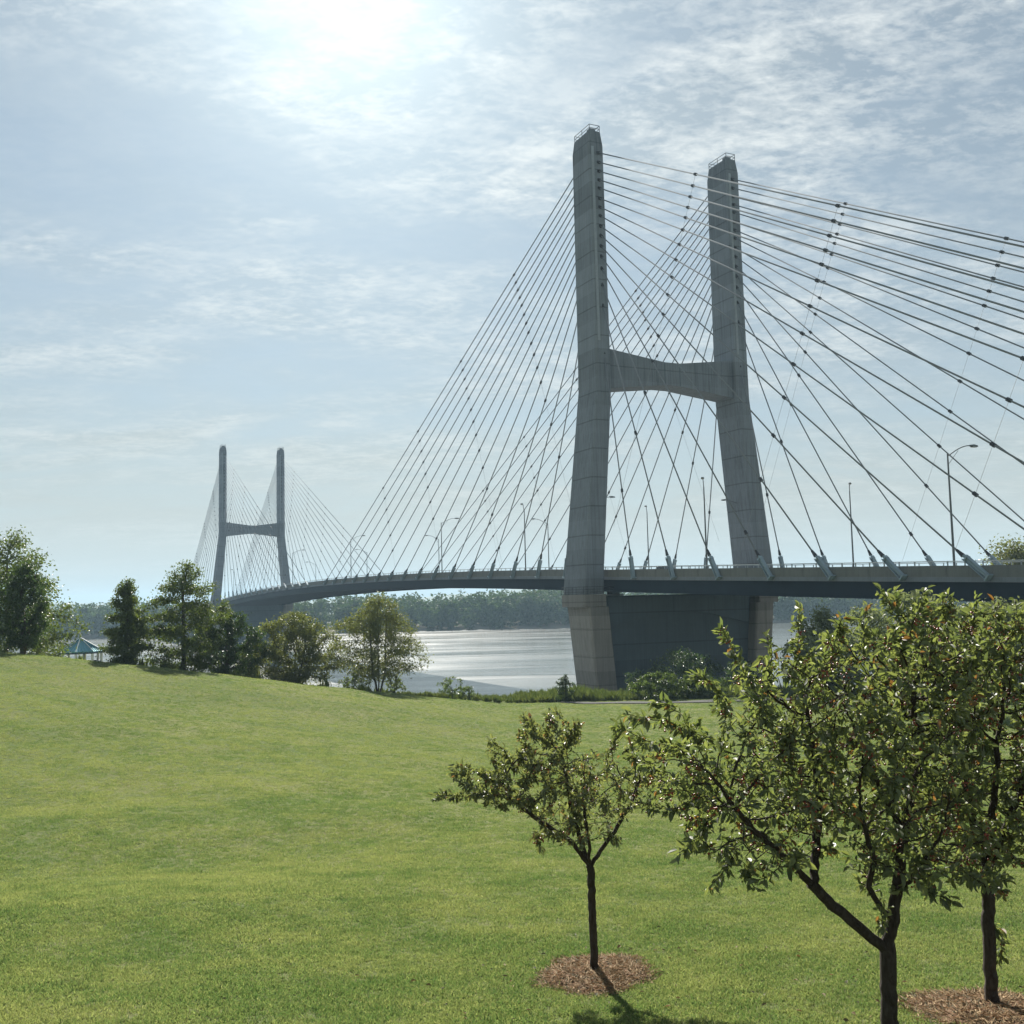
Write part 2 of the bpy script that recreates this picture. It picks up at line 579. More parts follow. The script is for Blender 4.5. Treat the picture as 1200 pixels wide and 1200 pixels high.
# rail on the parapet: posts and one bar
for sg in (-1, 1):
    mb = MB()
    y = sg * 13.85
    s = S1
    while s > -560:
        z = zdeck(s)
        mb.box((s - 0.05, y - 0.05, z - 0.01), (s + 0.05, y + 0.05, z + 0.42))
        s -= 2.06
    ss = np.arange(-560, S1 + .1, 10.0)
    mb.tube([(q, y, zdeck(q) + 0.42) for q in ss], 0.055, 6)
    mb.build('parapet_rail', MAT['rail'], bridge)
# floor beams between the girders
fb = MB()
fb.box((-0.12, -13.5, -3.2), (0.12, 13.5, -1.63))
fbm = fb.mesh('floor_beam')
fbm.materials.append(MAT['beam'])
s = S1 - 3
while s > -420:
    link('floor_beam', fbm, None, bridge, (s, 0, zdeck(s)))
    s -= 10.3


# towers
def leg_ring(s0, yc, T, L, z, ch=0.25):
    """chamfered rectangle, long side along the bridge"""
    a, b = L / 2, T / 2
    c = ch
    return [(s0 + x, yc + y, z) for x, y in ((-a + c, -b), (a - c, -b), (a, -b + c), (a, b - c), (a - c, b), (-a + c, b), (-a, b - c), (-a, -b + c))]


ZK = [(-4.0, 17.05, 3.75, 6.9), (0.0, 16.75, 3.55, 6.75), (29.0, 13.85, 2.75, 6.25), (36.0, 13.80, 2.72, 6.15), (69.3, 13.80, 2.72, 5.7), (71.6, 13.80, 2.2, 5.2)]


def leg_at(z):
    for a, b in zip(ZK[:-1], ZK[1:]):
        if z <= b[0]:
            t = (z - a[0]) / (b[0] - a[0])
            return tuple(a[i] + (b[i] - a[i]) * t for i in (1, 2, 3))
    return ZK[-1][1:]


SIDE = {-1: 'near', 1: 'far'}


def tower(s0, zref, base_z):
    cap_objs = []
    for sg in (-1, 1):
        zs = sorted(set([z for z, *_ in ZK] + [round(-4.0 + 4.6 * i, 3) for i in range(1, 16)]))
        rings = []
        for z in zs:
            yc, T, L = leg_at(z)
            joint = abs((z + 4.0) / 4.6 - round((z + 4.0) / 4.6)) < 1e-3 and -3.9 < z < 69
            if joint:
                for dz, ins in ((-0.05, 0), (-0.04, 0.05), (0.04, 0.05), (0.05, 0)):
                    yy, TT, LL = leg_at(z + dz)
                    rings.append(leg_ring(s0, sg * yy, TT - 2 * ins, LL - 2 * ins, zref + z + dz))
            else:
                rings.append(leg_ring(s0, sg * yc, T, L, zref + z))
        mb = MB()
        mb.rings(rings)
        leg = mb.build('tower_leg', MAT['tower'], bridge)
        # conduit strip down each end face
        for e in (-1, 1):
            c = MB()
            pts = []
            for z in (36.5, 50, 68.8):
                yc, T, L = leg_at(z)
                pts.append((s0 + e * (L / 2 + 0.04), sg * yc - 0.75, zref + z))
            c.rings([[(p[0] - 0.07, p[1] - 0.22, p[2]), (p[0] + 0.07, p[1] - 0.22, p[2]), (p[0] + 0.07, p[1] + 0.22, p[2]), (p[0] - 0.07, p[1] + 0.22, p[2])] for p in pts])
            c.build('conduit_cover', MAT['conduit'], leg)
        # railing round the top
        r = MB()
        zt = zref + 71.6
        yc = sg * 13.8
        a, b = 2.45, 0.95
        cor = [(s0 - a, yc - b), (s0 + a, yc - b), (s0 + a, yc + b), (s0 - a, yc + b)]
        for i in range(4):
            p, q = cor[i], cor[(i + 1) % 4]
            for h in (0.55, 1.1):
                r.tube([(p[0], p[1], zt + h), (q[0], q[1], zt + h)], 0.05, 5)
            r.tube([(p[0], p[1], zt - 0.02), (p[0], p[1], zt + 1.12)], 0.055, 5)
            if i % 2 == 0:
                mx_, my_ = (p[0] + q[0]) / 2, (p[1] + q[1]) / 2
                r.tube([(mx_, my_, zt - 0.02), (mx_, my_, zt + 1.1)], 0.05, 5)
        r.build('top_railing', MAT['darkrail'], leg)
        hb = MB()
        hb.box((s0 + 0.9, yc - 0.55, zt - 0.01), (s0 + 1.9, yc + 0.5, zt + 0.75))
        hb.build('roof_hatch', MAT['tower'], leg)
        # collar at the foot of the leg, then the leg of the pier leaning inwards
        lg = MB()
        lg.rings([leg_ring(s0, sg * 17.0, 4.15, 7.3, zref + z, 0.2) for z in (-5.95, -4.03)])
        lg.build('collar', MAT['pier'], bridge)
        pr = MB()
        zz = [-5.97, -9.3, -13.6, -17.9]
        rr = []
        depth = base_z - zref
        for z in zz + [depth]:
            yc2 = 16.3 + (z + 5.97) * 0.094
            L2 = 7.1 + (z + 5.97) * 0.03
            if z in zz[1:]:
                for dz, ins in ((0.05, 0), (0.04, 0.05), (-0.04, 0.05), (-0.05, 0)):
                    rr.append(leg_ring(s0, sg * yc2, 3.7 - 2 * ins, L2 - 2 * ins, zref + z + dz))
            else:
                rr.append(leg_ring(s0, sg * yc2, 3.7, L2, zref + z))
        pr.rings(rr)
        pr.build('pier_leg', MAT['pier'], bridge)
        # inspection rail on the collar
        ir = MB()
        c0 = (s0 - 3.75, sg * 19.15)
        for (xa, ya, xb, yb) in ((-3.55, -19.0, 3.55, -19.0), (3.55, -19.0, 3.55, -12.0), (-3.55, -19.0, -3.55, -12.0)):
            ya, yb = sg * abs(ya), sg * abs(yb)
            for h in (0.5, 1.0, 1.5):
                ir.tube([(s0 + xa, ya, zref - 4.03 + h * 0.8), (s0 + xb, yb, zref - 4.03 + h * 0.8)], 0.03, 4)
            nn = 6
            for i in range(nn + 1):
                t = i / nn
                ir.tube([(s0 + xa + (xb - xa) * t, ya + (yb - ya) * t, zref - 4.06), (s0 + xa + (xb - xa) * t, ya + (yb - ya) * t, zref - 2.8)], 0.03, 4)
        ir.build('inspection_rail', MAT['darkrail'], bridge)
        ip = MB()
        ip.box((s0 - 3.6, sg * 14.9 if sg > 0 else -14.9, zref - 4.25), (s0 + 3.6, sg * 11.8, zref - 4.06)) if sg < 0 else ip.box((s0 - 3.6, 11.8, zref - 4.25), (s0 + 3.6, 14.9, zref - 4.06))
        ip.build('inspection_platform', MAT['darkrail'], bridge)
    # cross beam, thinner in the middle
    cb = MB()
    rr = []
    for y, zb, zt2 in ((-12.55, 29.05, 35.6), (-1.5, 30.35, 34.2), (1.5, 30.35, 34.2), (12.55, 29.05, 35.6)):
        hw = 2.15
        rr.append([(s0 - hw, y, zref + zb), (s0 + hw, y, zref + zb), (s0 + hw, y, zref + zt2), (s0 - hw, y, zref + zt2)])
    cb.rings(rr)
    cbo = cb.build('cross_beam', MAT['tower'], bridge)
    for y in (-1.5, 1.5):
        jb = MB()
        jb.box((s0 - 2.17, y - 0.06, zref + 30.38), (s0 + 2.17, y + 0.06, zref + 34.18))
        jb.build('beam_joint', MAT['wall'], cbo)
    # wall between the pier legs
    depth = base_z - zref
    wl = MB()
    prof = [(-14.6, -4.3), (14.6, -4.3), (13.2, depth), (-13.2, depth)]
    wl.rings([[(s0 + x, y, zref + z) for (y, z) in prof] for x in (-1.5, 1.5)])
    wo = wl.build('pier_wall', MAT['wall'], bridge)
    # deep strut with an arched underside, proud of the wall
    for e in (-1, 1):
        st_ = MB()
        pf = [(-14.0, -4.6), (14.0, -4.6), (13.6, -9.3), (6.0, -7.6), (0.0, -6.95), (-6.0, -7.6), (-13.6, -9.3)]
        x0_, x1_ = (1.503, 2.1) if e > 0 else (-2.1, -1.503)
        st_.rings([[(s0 + x, y, zref + z) for (y, z) in pf] for x in (x0_, x1_)])
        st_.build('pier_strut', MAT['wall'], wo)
    for y in (-11.5, 11.5):
        be = MB()
        be.box((s0 - 0.8, y - 0.7, zref - 4.32), (s0 + 0.8, y + 0.7, zref - 3.15))
        be.build('bearing_block', MAT['wall'], bridge)
    return


tower(0.0, ZD, -2.5)
tower(-SPAN, ZD - 0.3, -2.5)

# end piers (side span ends and approach)
for s in (142.0, -492.0, -570.0, -650.0, -730.0, -790.0):
    zt = zdeck(s) - 3.52
    gx = bridge.location.x + math.cos(AX) * s
    gy = bridge.location.y + math.sin(AX) * s
    zb = (gz(gx, gy) - 1.0) if s > 0 else -2.0
    mb = MB()
    mb.box((s - 1.2, -14.2, zt - 1.8), (s + 1.2, 14.2, zt))
    for y in (-10, 10):
        mb.box((s - 1.1, y - 1.6, zb), (s + 1.1, y + 1.6, zt - 1.79))
    mb.build('approach_pier', MAT['pier'], bridge)

# stay cables
HT = [67.91, 66.31, 64.79, 63.34, 61.97, 60.23, 58.79, 57.36, 55.63, 54.06, 52.34, 50.63, 48.64, 45.95, 42.55, 34.83]
main_s = [10.6 + 10.3 * i for i in range(16)][::-1]
side_s = ([10.6 + 10.3 * i for i in range(11)] + [118.5, 123.2, 127.9, 132.6, 137.3])[::-1]
tie_tops = [29.0, 55.5, 82.0, 108.0, 134.0]


def cyl_mesh(name, r, l, mat, sides=8):
    mb = MB()
    mb.tube([(0, 0, -l / 2), (0, 0, l / 2)], r, sides)
    me = mb.mesh(name, False)
    me.materials.append(mat)
    return me


clamp_me = cyl_mesh('clamp', 0.21, 0.5, MAT['clamp'])
sleeve_me = cyl_mesh('tower_socket', 0.26, 1.3, MAT['clamp'])
boot_mb = MB()
boot_mb.tube([(0, 0, 0), (0, 0, 0.9)], [0.24, 0.14], 8)
boot_me = boot_mb.mesh('boot')
boot_me.materials.append(MAT['clamp'])
# anchor: two plates with a pipe between them, along local z
am = MB()
am.box((-0.25, -0.27, -0.3), (0.25, -0.23, 3.0))
am.box((-0.25, 0.23, -0.3), (0.25, 0.27, 3.0))
am.tube([(0, 0, -0.5), (0, 0, 3.2)], 0.13, 8)
am.box((-0.28, -0.30, 2.6), (0.28, 0.30, 2.72))
am.box((-0.36, -0.33, -0.42), (0.36, 0.42, -0.27))
anchor_me = am.mesh('deck_anchor')
anchor_me.materials.append(MAT['anchor'])


def along(o, p, dvec):
    q = Vector(dvec).to_track_quat('Z', 'Y')
    o.rotation_mode = 'QUATERNION'
    o.rotation_quaternion = q
    o.location = p


for s0, zref in ((0.0, ZD), (-SPAN, ZD - 0.3)):
    for sg in (-1, 1):
        for e in (-1, 1):                        # e=+1 towards the near bank
            is_main = (e < 0) == (s0 == 0.0)
            fan = main_s if is_main else side_s
            lines = []
            for i, sv in enumerate(fan):
                if i in (15,):
                    ht = HT[i]
                else:
                    ht = HT[i]
                s_a = s0 + e * sv
                A = Vector((s_a, sg * 14.42, zdeck(s_a) - 1.0))
                T = Vector((s0 + e * 2.8, sg * 13.55, zref + ht))
                dv = (T - A).normalized()
                mb = MB()
                mb.tube([tuple(A + dv * 2.9), tuple(T - dv * 0.3)], 0.094, 8)
                cb = mb.build('stay_cable', MAT['cable'], bridge, True)
                along(link('deck_anchor', anchor_me, None, cb), A, dv)
                along(link('boot', boot_me, None, cb), A + dv * 3.19, dv)
                along(link('tower_socket', sleeve_me, None, cb), T + dv * 0.1, dv)
                lines.append((A, T, dv, cb))
            # cross ties from the top cable down towards the tower foot
            A, T, dv, cb = lines[0]
            for tt in tie_tops[:4]:
                f = (tt - 2.8) / (abs(A.x - s0) - 2.8)
                top = T + (A - T) * f
                h = top.z - zdeck(s0 + e * tt)
                fx_ = 0.47 if True else 0
                foot_s = tt - 0.50 * h * (0.9 if is_main else 1.0)
                foot = Vector((s0 + e * foot_s, sg * 14.4, zdeck(s0 + e * foot_s) + 0.0))
                last = None
                mpts = []
                for (A2, T2, d2, c2) in lines:
                    # intersect in the (x,z) plane
                    p, r_ = Vector((T2.x, T2.z)), Vector((A2.x - T2.x, A2.z - T2.z))
                    q, s_ = Vector((top.x, top.z)), Vector((foot.x - top.x, foot.z - top.z))
                    den_ = r_.x * s_.y - r_.y * s_.x
                    if abs(den_) < 1e-6:
                        continue
                    t_ = ((q.x - p.x) * s_.y - (q.y - p.y) * s_.x) / den_
                    u_ = ((q.x - p.x) * r_.y - (q.y - p.y) * r_.x) / den_
                    if 0.03 < t_ < 0.93 and -0.01 <= u_ < 0.98:
                        P = T2 + (A2 - T2) * t_
                        mpts.append(P)
                        along(link('clamp', clamp_me, None, c2), P, d2)
                if len(mpts) > 1:
                    mb = MB()
                    mb.tube([tuple(P) for P in mpts] + [tuple(mpts[-1] + (mpts[-1] - mpts[0]).normalized() * min(6.0, max(0.5, (mpts[-1].z - zdeck(mpts[-1].x)) * 0.9)))], 0.022, 4)
                    mb.build('cross_tie', MAT['tie'], bridge)

BM = Matrix.Translation(bridge.location) @ Matrix.Rotation(AX, 4, 'Z')


def bpt(s, y, z):
    return BM @ Vector((s, y, z))


# ------------------------------------------------------------------ lamps on the bridge
def make_lamp(arm_len, height=12.3):
    root = empty('street_lamp', (0, 0, 0))
    mb = MB()
    mb.tube([(0, 0, 0), (0, 0, height * 0.5), (0, 0, height)], [0.13, 0.105, 0.075], 8)
    mb.build('pole', MAT['lamp'], root)
    b = MB()
    b.box((-0.22, -0.22, -0.02), (0.22, 0.22, 0.25))
    b.build('base_plate', MAT['lamp'], root)
    a = MB()
    pts = []
    for i in range(7):
        t = i / 6
        pts.append((0, arm_len * t, height - 0.25 + 1.25 * math.sin(t * math.pi / 2)))
    a.tube(pts, 0.055, 6)
    a.tube([(0, 0, height - 1.1), (0, arm_len * 0.45, height + 0.42)], 0.03, 5)
    a.build('arm', MAT['lamp'], root)
    h = MB()
    L = 1.0
    y0 = arm_len - 0.1
    zz = height + 1.0
    h.rings([[(-0.10, y0, zz - 0.06), (0.10, y0, zz - 0.06), (0.08, y0, zz + 0.08), (-0.08, y0, zz + 0.08)],
             [(-0.24, y0 + 0.4, zz - 0.12), (0.24, y0 + 0.4, zz - 0.12), (0.18, y0 + 0.4, zz + 0.13), (-0.18, y0 + 0.4, zz + 0.13)],
             [(-0.18, y0 + L, zz - 0.10), (0.18, y0 + L, zz - 0.10), (0.12, y0 + L, zz + 0.06), (-0.12, y0 + L, zz + 0.06)]])
    ho = h.build('lamp_head', MAT['lamp'], root)
    ln = MB()
    ln.box((-0.16, y0 + 0.3, zz - 0.17), (0.16, y0 + 0.85, zz - 0.115))
    ln.build('lens', MAT['lens'], ho)
    return root


def copy_tree(o, parent=None):
    c = o.copy()
    col.objects.link(c)
    c.parent = parent
    for ch in list(o.children):
        copy_tree(ch, c)
    return c


lamp_spots = [  # s, side, arm direction (0 = across the road, 1 = along it)
    (67.7, -1, 0, 'grey street lamp with curved arm on the bridge, first before the near tower from the bank'),
    (27.1, -1, 1, 'grey street lamp on the bridge, pole beside the right leg of the near tower'),
    (-28.4, -1, 1, None), (-70.5, -1, 0, None), (-141.2, -1, 0, None), (-212.3, -1, 0, None), (-325.6, -1, 1, None),
    (27.4, 1, 1, None), (-26.8, 1, 1, None), (-68.8, 1, 0, None), (-138.7, 1, 0, None), (-209.3, 1, 0, None), (-281.3, 1, 0, None)]
proto_lamp = make_lamp(3.4)
proto_end = make_lamp(1.2)
used = set()
for (s, sg, mode, _l) in lamp_spots:
    src = proto_end if mode else proto_lamp
    key = mode
    o = src if key not in used else copy_tree(src)
    used.add(key)
    o.location = bpt(s, sg * 13.05, zdeck(s) - 1.08)
    if mode == 0:
        o.rotation_euler = (0, 0, AX + (0 if sg < 0 else math.pi))
    else:
        o.rotation_euler = (0, 0, R(-105 - 90))
    if s > 50:
        lab = 'tall street lamp with curved arm on the approach deck, shoreward of all other lamps'
    elif mode == 1 and s > 0:
        lab = ('short-armed street lamp on the deck just shoreward of the near tower, at the facing parapet' if sg < 0
               else 'short-armed street lamp standing at the far parapet, shoreward of the near tower')
    elif mode == 1 and s > -100:
        lab = ('short-armed street lamp at the facing parapet just beyond the near tower' if sg < 0
               else 'short-armed street lamp seen between the two legs of the near tower')
    elif mode == 1:
        lab = 'short-armed street lamp on the deck beside the distant tower'
    else:
        which = {-65: 'first curved-arm lamp beyond the near tower', -134: 'lamp just before the middle of the main span', -204: 'last curved-arm lamp before the distant tower',
                 -72: 'first curved-arm lamp beyond the near tower', -143: 'lamp just before the middle of the main span', -215: 'lamp just past the middle of the main span', -288: 'last lamp before the distant tower'}
        k_ = min(which, key=lambda q_: abs(q_ - s) + (0 if (q_ in (-65, -134, -204)) == (sg < 0) else 1000))
        lab = which[k_] + (', on the facing parapet' if sg < 0 else ', on the opposite parapet')
    tag(o, lab, 'street lamp', 'street lamps along the bridge deck')

# bracket lamps on the legs of the near tower
for sg in (-1, 1):
    root = empty('wall_lamp', bpt(0, sg * 14.6, ZD + 10.8), AX + (0 if sg < 0 else math.pi))
    # local +y points towards the road
    mb = MB()
    yst = -1.3
    mb.tube([(0, yst, 0), (0, 0.6, 0.35), (0, 2.2, 0.75), (0, 3.0, 0.85)], 0.055, 6)
    mb.build('arm', MAT['lamp'], root)
    h = MB()
    h.rings([[(-0.1, 2.9, 0.8), (0.1, 2.9, 0.8), (0.08, 2.9, 0.95), (-0.08, 2.9, 0.95)], [(-0.24, 3.3, 0.72), (0.24, 3.3, 0.72), (0.18, 3.3, 1.0), (-0.18, 3.3, 1.0)],
             [(-0.16, 3.9, 0.76), (0.16, 3.9, 0.76), (0.12, 3.9, 0.92), (-0.12, 3.9, 0.92)]])
    h.build('lamp_head', MAT['lamp'], root)
    tag(root, 'bracket lamp reaching from the %s leg of the near tower over the road' % ('larger, nearer' if sg < 0 else 'smaller, farther'), 'lamp', 'bracket lamps on the tower legs')

# ------------------------------------------------------------------ car crossing the bridge
MAT['carpaint'] = simple('car_paint_silver', (0.38, 0.40, 0.42), 0.3, 0.4, 0.02)
MAT['glass'] = simple('car_glass', (0.02, 0.025, 0.03), 0.08, 0.0, 0.0)
MAT['tyre'] = simple('tyre_rubber', (0.02, 0.02, 0.02), 0.8)
MAT['rim'] = simple('wheel_rim', (0.35, 0.35, 0.36), 0.35, 0.8)
car = empty('car', bpt(7.5, -6.5, zdeck(7.5) - 1.098), AX)
tag(car, 'silver car driving across the bridge deck behind the parapet rail', 'car')


def sect(x, hw, zb, zt):
    return [(x, -hw, zb), (x, hw, zb), (x, hw * 0.99, (zb + zt) / 2), (x, hw * 0.92, zt), (x, -hw * 0.92, zt), (x, -hw * 0.99, (zb + zt) / 2)]


b = MB()
b.rings([sect(-2.25, 0.75, 0.45, 0.75), sect(-2.1, 0.88, 0.3, 0.95), sect(-1.0, 0.92, 0.25, 1.0), sect(0.9, 0.92, 0.25, 1.0), sect(1.9, 0.88, 0.28, 0.88), sect(2.3, 0.72, 0.4, 0.7)])
b.build('body', MAT['carpaint'], car)
b = MB()
b.rings([sect(-1.9, 0.78, 0.95, 1.0), sect(-1.2, 0.74, 0.95, 1.5), sect(0.1, 0.74, 0.95, 1.56), sect(1.05, 0.78, 0.95, 1.0)])
cbn = b.build('window_band', MAT['glass'], car)
b = MB()
b.rings([sect(-1.25, 0.72, 1.46, 1.57), sect(-0.6, 0.72, 1.5, 1.62), sect(0.15, 0.70, 1.48, 1.6)])
b.build('roof', MAT['carpaint'], car)
for x in (-1.35, 1.4):
    for y in (-0.84, 0.84):
        b = MB()
        b.tube([(x, y - 0.1, 0.33), (x, y + 0.1, 0.33)], 0.33, 16)
        wh = b.build('wheel', MAT['tyre'], car)
        b = MB()
        b.tube([(x, y - 0.105, 0.33), (x, y + 0.105, 0.33)], 0.2, 12)
        b.build('rim', MAT['rim'], wh)


# ------------------------------------------------------------------ vegetation tools
def px_ray(px, py):
    """direction through a picture point, used only to read positions off the survey of the site"""
    pit, rol, f = R(4.99), R(-1.348), 1177.1
    u, v = px - 600, py - 600
    c, s = math.cos(rol), math.sin(rol)
    uu, vv = u * c + v * s, -u * s + v * c
    X, Z = uu / f, -vv / f
    return Vector((X, math.cos(pit) - Z * math.sin(pit), math.sin(pit) + Z * math.cos(pit)))


def at(px, py, y):
    r = px_ray(px, py)
    return r * (y / r.y) + Vector((0, 0, EYE))


def colonize(base, trunk_pts, attr, step, infl, kill, rng, maxn=4000, up=0.05):
    """space colonisation: returns node positions and parents"""
    pos = [np.array(base, float)]
    par = [-1]
    for p in trunk_pts:                       # list of chains (start index by nearest node)
        chain = [np.array(q, float) for q in p]
        d = [np.linalg.norm(chain[0] - q) for q in pos]
        cur = int(np.argmin(d)) if np.linalg.norm(chain[0] - pos[0]) > 0.12 else 0
        for q in chain:
            seg = q - pos[cur]
            n = max(1, int(np.linalg.norm(seg) / step))
            a0 = pos[cur].copy()
            for k in range(1, n + 1):
                wob = rng.normal(0, step * 0.10, 3) if k < n else 0
                pos.append(a0 + seg * (k / n) + wob)
                par.append(cur)
                cur = len(pos) - 1
    attr = np.array(attr)
    P = np.array(pos)
    near = np.full(len(attr), -1)
    nd = np.full(len(attr), 1e9)
    for i in range(len(P)):
        dd = np.linalg.norm(attr - P[i], axis=1)
        m = dd < nd
        nd[m] = dd[m]
        near[m] = i
    alive = nd > kill
    for it in range(160):
        m = alive & (nd < infl)
        if not m.any() or len(pos) > maxn:
            break
        idx = near[m]
        dv = attr[m] - np.array(pos)[idx]
        dv /= np.linalg.norm(dv, axis=1)[:, None] + 1e-9
        uniq = np.unique(idx)
        newp = []
        for u in uniq:
            v = dv[idx == u].sum(0)
            v /= np.linalg.norm(v) + 1e-9
            v = v + rng.normal(0, 0.18, 3) + np.array([0, 0, up])
            v /= np.linalg.norm(v) + 1e-9
            newp.append((pos[u] + v * step, u))
        for q, u in newp:
            pos.append(q)
            par.append(int(u))
            i = len(pos) - 1
            dd = np.linalg.norm(attr - q, axis=1)
            mm = dd < nd
            nd[mm] = dd[mm]
            near[mm] = i
        alive = alive & (nd > kill)
    return np.array(pos), np.array(par)


def radii(par, tip, expo=2.3, trunk=None):
    n = len(par)
    acc = np.zeros(n)
    has = np.zeros(n, bool)
    has[par[par >= 0]] = True
    acc[~has] = tip ** expo
    for i in range(n - 1, 0, -1):
        acc[par[i]] += acc[i]
    r = acc ** (1 / expo)
    if trunk:
        r = tip + (r - tip) * (trunk - tip) / (r[0] - tip)
    return r, ~has


def wood_mesh(name, pos, par, rad, sides=6, minr=0.0):
    n = len(par)
    child = np.full(n, -1)
    for i in range(1, n):
        p = par[i]
        if child[p] < 0 or rad[i] > rad[child[p]]:
            child[p] = i
    tang = np.zeros((n, 3))
    for i in range(n):
        t = np.zeros(3)
        if par[i] >= 0:
            t += (pos[i] - pos[par[i]])
        if child[i] >= 0:
            t += (pos[child[i]] - pos[i])
        tang[i] = t / (np.linalg.norm(t) + 1e-9)
    ref = np.array([0.31, 0.87, 0.2])
    a = np.cross(tang, ref)
    a /= np.linalg.norm(a, axis=1)[:, None] + 1e-9
    b = np.cross(tang, a)
    ang = np.arange(sides) * 2 * np.pi / sides
    ca, sa = np.cos(ang), np.sin(ang)
    keep = np.array([i for i in range(1, n) if rad[i] >= minr])
    pk = par[keep]
    main = child[pk] == keep
    r0 = np.where(main, rad[pk], np.minimum(rad[pk], rad[keep] * 1.25))
    def ring(idx, r):
        return pos[idx][:, None, :] + r[:, None, None] * (a[idx][:, None, :] * ca[None, :, None] + b[idx][:, None, :] * sa[None, :, None])
    v0 = ring(pk, r0)
    v1 = ring(keep, rad[keep])
    V = np.concatenate([v0, v1], 1).reshape(-1, 3)
    base = np.arange(len(keep))[:, None] * (2 * sides)
    j = np.arange(sides)
    k = (j + 1) % sides
    F = np.stack([base + j, base + k, base + k + sides, base + j + sides], 2).reshape(-1, 4)
    return npmesh(name, V, [F], True)


def unit(v):
    return v / (np.linalg.norm(v, axis=-1, keepdims=True) + 1e-9)


def leaf_mesh(name, P, D, Nn, Ln, Wd, fold=0.25, droop=0.15, detail=True):
    """leaves with a base, a tip and two folded halves"""
    n = len(P)
    D = unit(D)
    S = unit(np.cross(D, Nn))
    U = np.cross(S, D)
    Ln = np.asarray(Ln)[:, None]
    Wd = np.asarray(Wd)[:, None]
    if detail:
        base = P
        tip = P + D * Ln - U * Ln * droop
        L1 = P + D * Ln * 0.30 + S * Wd * 0.48 + U * Wd * fold
        L2 = P + D * Ln * 0.66 + S * Wd * 0.42 + U * Wd * fold - U * Ln * droop * 0.35
        R1 = P + D * Ln * 0.30 - S * Wd * 0.48 + U * Wd * fold
        R2 = P + D * Ln * 0.66 - S * Wd * 0.42 + U * Wd * fold - U * Ln * droop * 0.35
        V = np.stack([base, L1, L2, tip, R2, R1], 1).reshape(-1, 3)
        b = np.arange(n)[:, None] * 6
        F = np.concatenate([b + np.array([[0, 3, 2, 1]]), b + np.array([[0, 5, 4, 3]])], 0)
        return npmesh(name, V, [F], False)
    base = P
    tip = P + D * Ln - U * Ln * droop
    L1 = P + D * Ln * 0.45 + S * Wd * 0.5 + U * Wd * fold
    R1 = P + D * Ln * 0.45 - S * Wd * 0.5 + U * Wd * fold
    V = np.stack([base, L1, tip, R1], 1).reshape(-1, 3)
    b = np.arange(n)[:, None] * 4
    F = np.concatenate([b + np.array([[0, 2, 1]]), b + np.array([[0, 3, 2]])], 0)
    return npmesh(name, V, [F], False)


def mat_bark(name, c1, c2, scale=14.0):
    m, t, o = newmat(name)
    g = N(t, 'ShaderNodeTexCoord')
    mp3 = N(t, 'ShaderNodeMapping', ins={'Vector': g.outputs['Object'], 'Scale': (1, 1, 0.35)})
    n1 = NOISE(t, mp3.outputs[0], scale, 8, 0.7, 0.6)
    n2 = NOISE(t, g.outputs['Object'], scale * 0.3, 4, 0.6)
    c = MIX(t, RAMP(t, n1, [(0.35, 0.0), (0.7, 1.0)]), c1, c2)
    c = MIX(t, RAMP(t, n2, [(0.6, 0.0), (0.75, 0.6)]), c, (c2[0] * 1.6, c2[1] * 1.7, c2[2] * 1.6))
    p = N(t, 'ShaderNodeBsdfPrincipled', ins={'Base Color': c, 'Roughness': 0.9, 'Specular IOR Level': 0.2})
    bp = N(t, 'ShaderNodeBump', ins={'Strength': 1.0, 'Distance': 0.02, 'Height': n1})
    t.links.new(bp.outputs[0], p.inputs['Normal'])
    t.links.new(p.outputs[0], o.inputs[0])
    return m


MAT['bark'] = mat_bark('crabapple_bark', (0.025, 0.019, 0.015), (0.075, 0.062, 0.052), 22)
MAT['bark2'] = mat_bark('park_tree_bark', (0.05, 0.042, 0.034), (0.13, 0.115, 0.095), 6)
MAT['leaf_crab'] = mat_leaf('crabapple_leaf', (0.066, 0.090, 0.042), (0.165, 0.185, 0.092), (0.17, 0.085, 0.04), 0.03, 0.40, 0.57, (1.6, 1.65, 0.75), 0.8)
MAT['leaf_small'] = mat_leaf('young_crabapple_leaf', (0.074, 0.094, 0.046), (0.165, 0.180, 0.092), (0.18, 0.10, 0.06), 0.04, 0.40, 0.57, (1.6, 1.6, 0.75), 1.0)
MAT['fruit'] = simple('crabapple_fruit', (0.24, 0.045, 0.022), 0.4, 0, 0.2)


def ell_points(rng, c, r, n, shell=0.0):
    q = rng.normal(size=(n * 3, 3))
    q = unit(q)
    rad = rng.random(n * 3) ** (1 / 3)
    rad = np.maximum(rad, shell)
    return (np.array(c) + q * rad[:, None] * np.array(r))[:n]


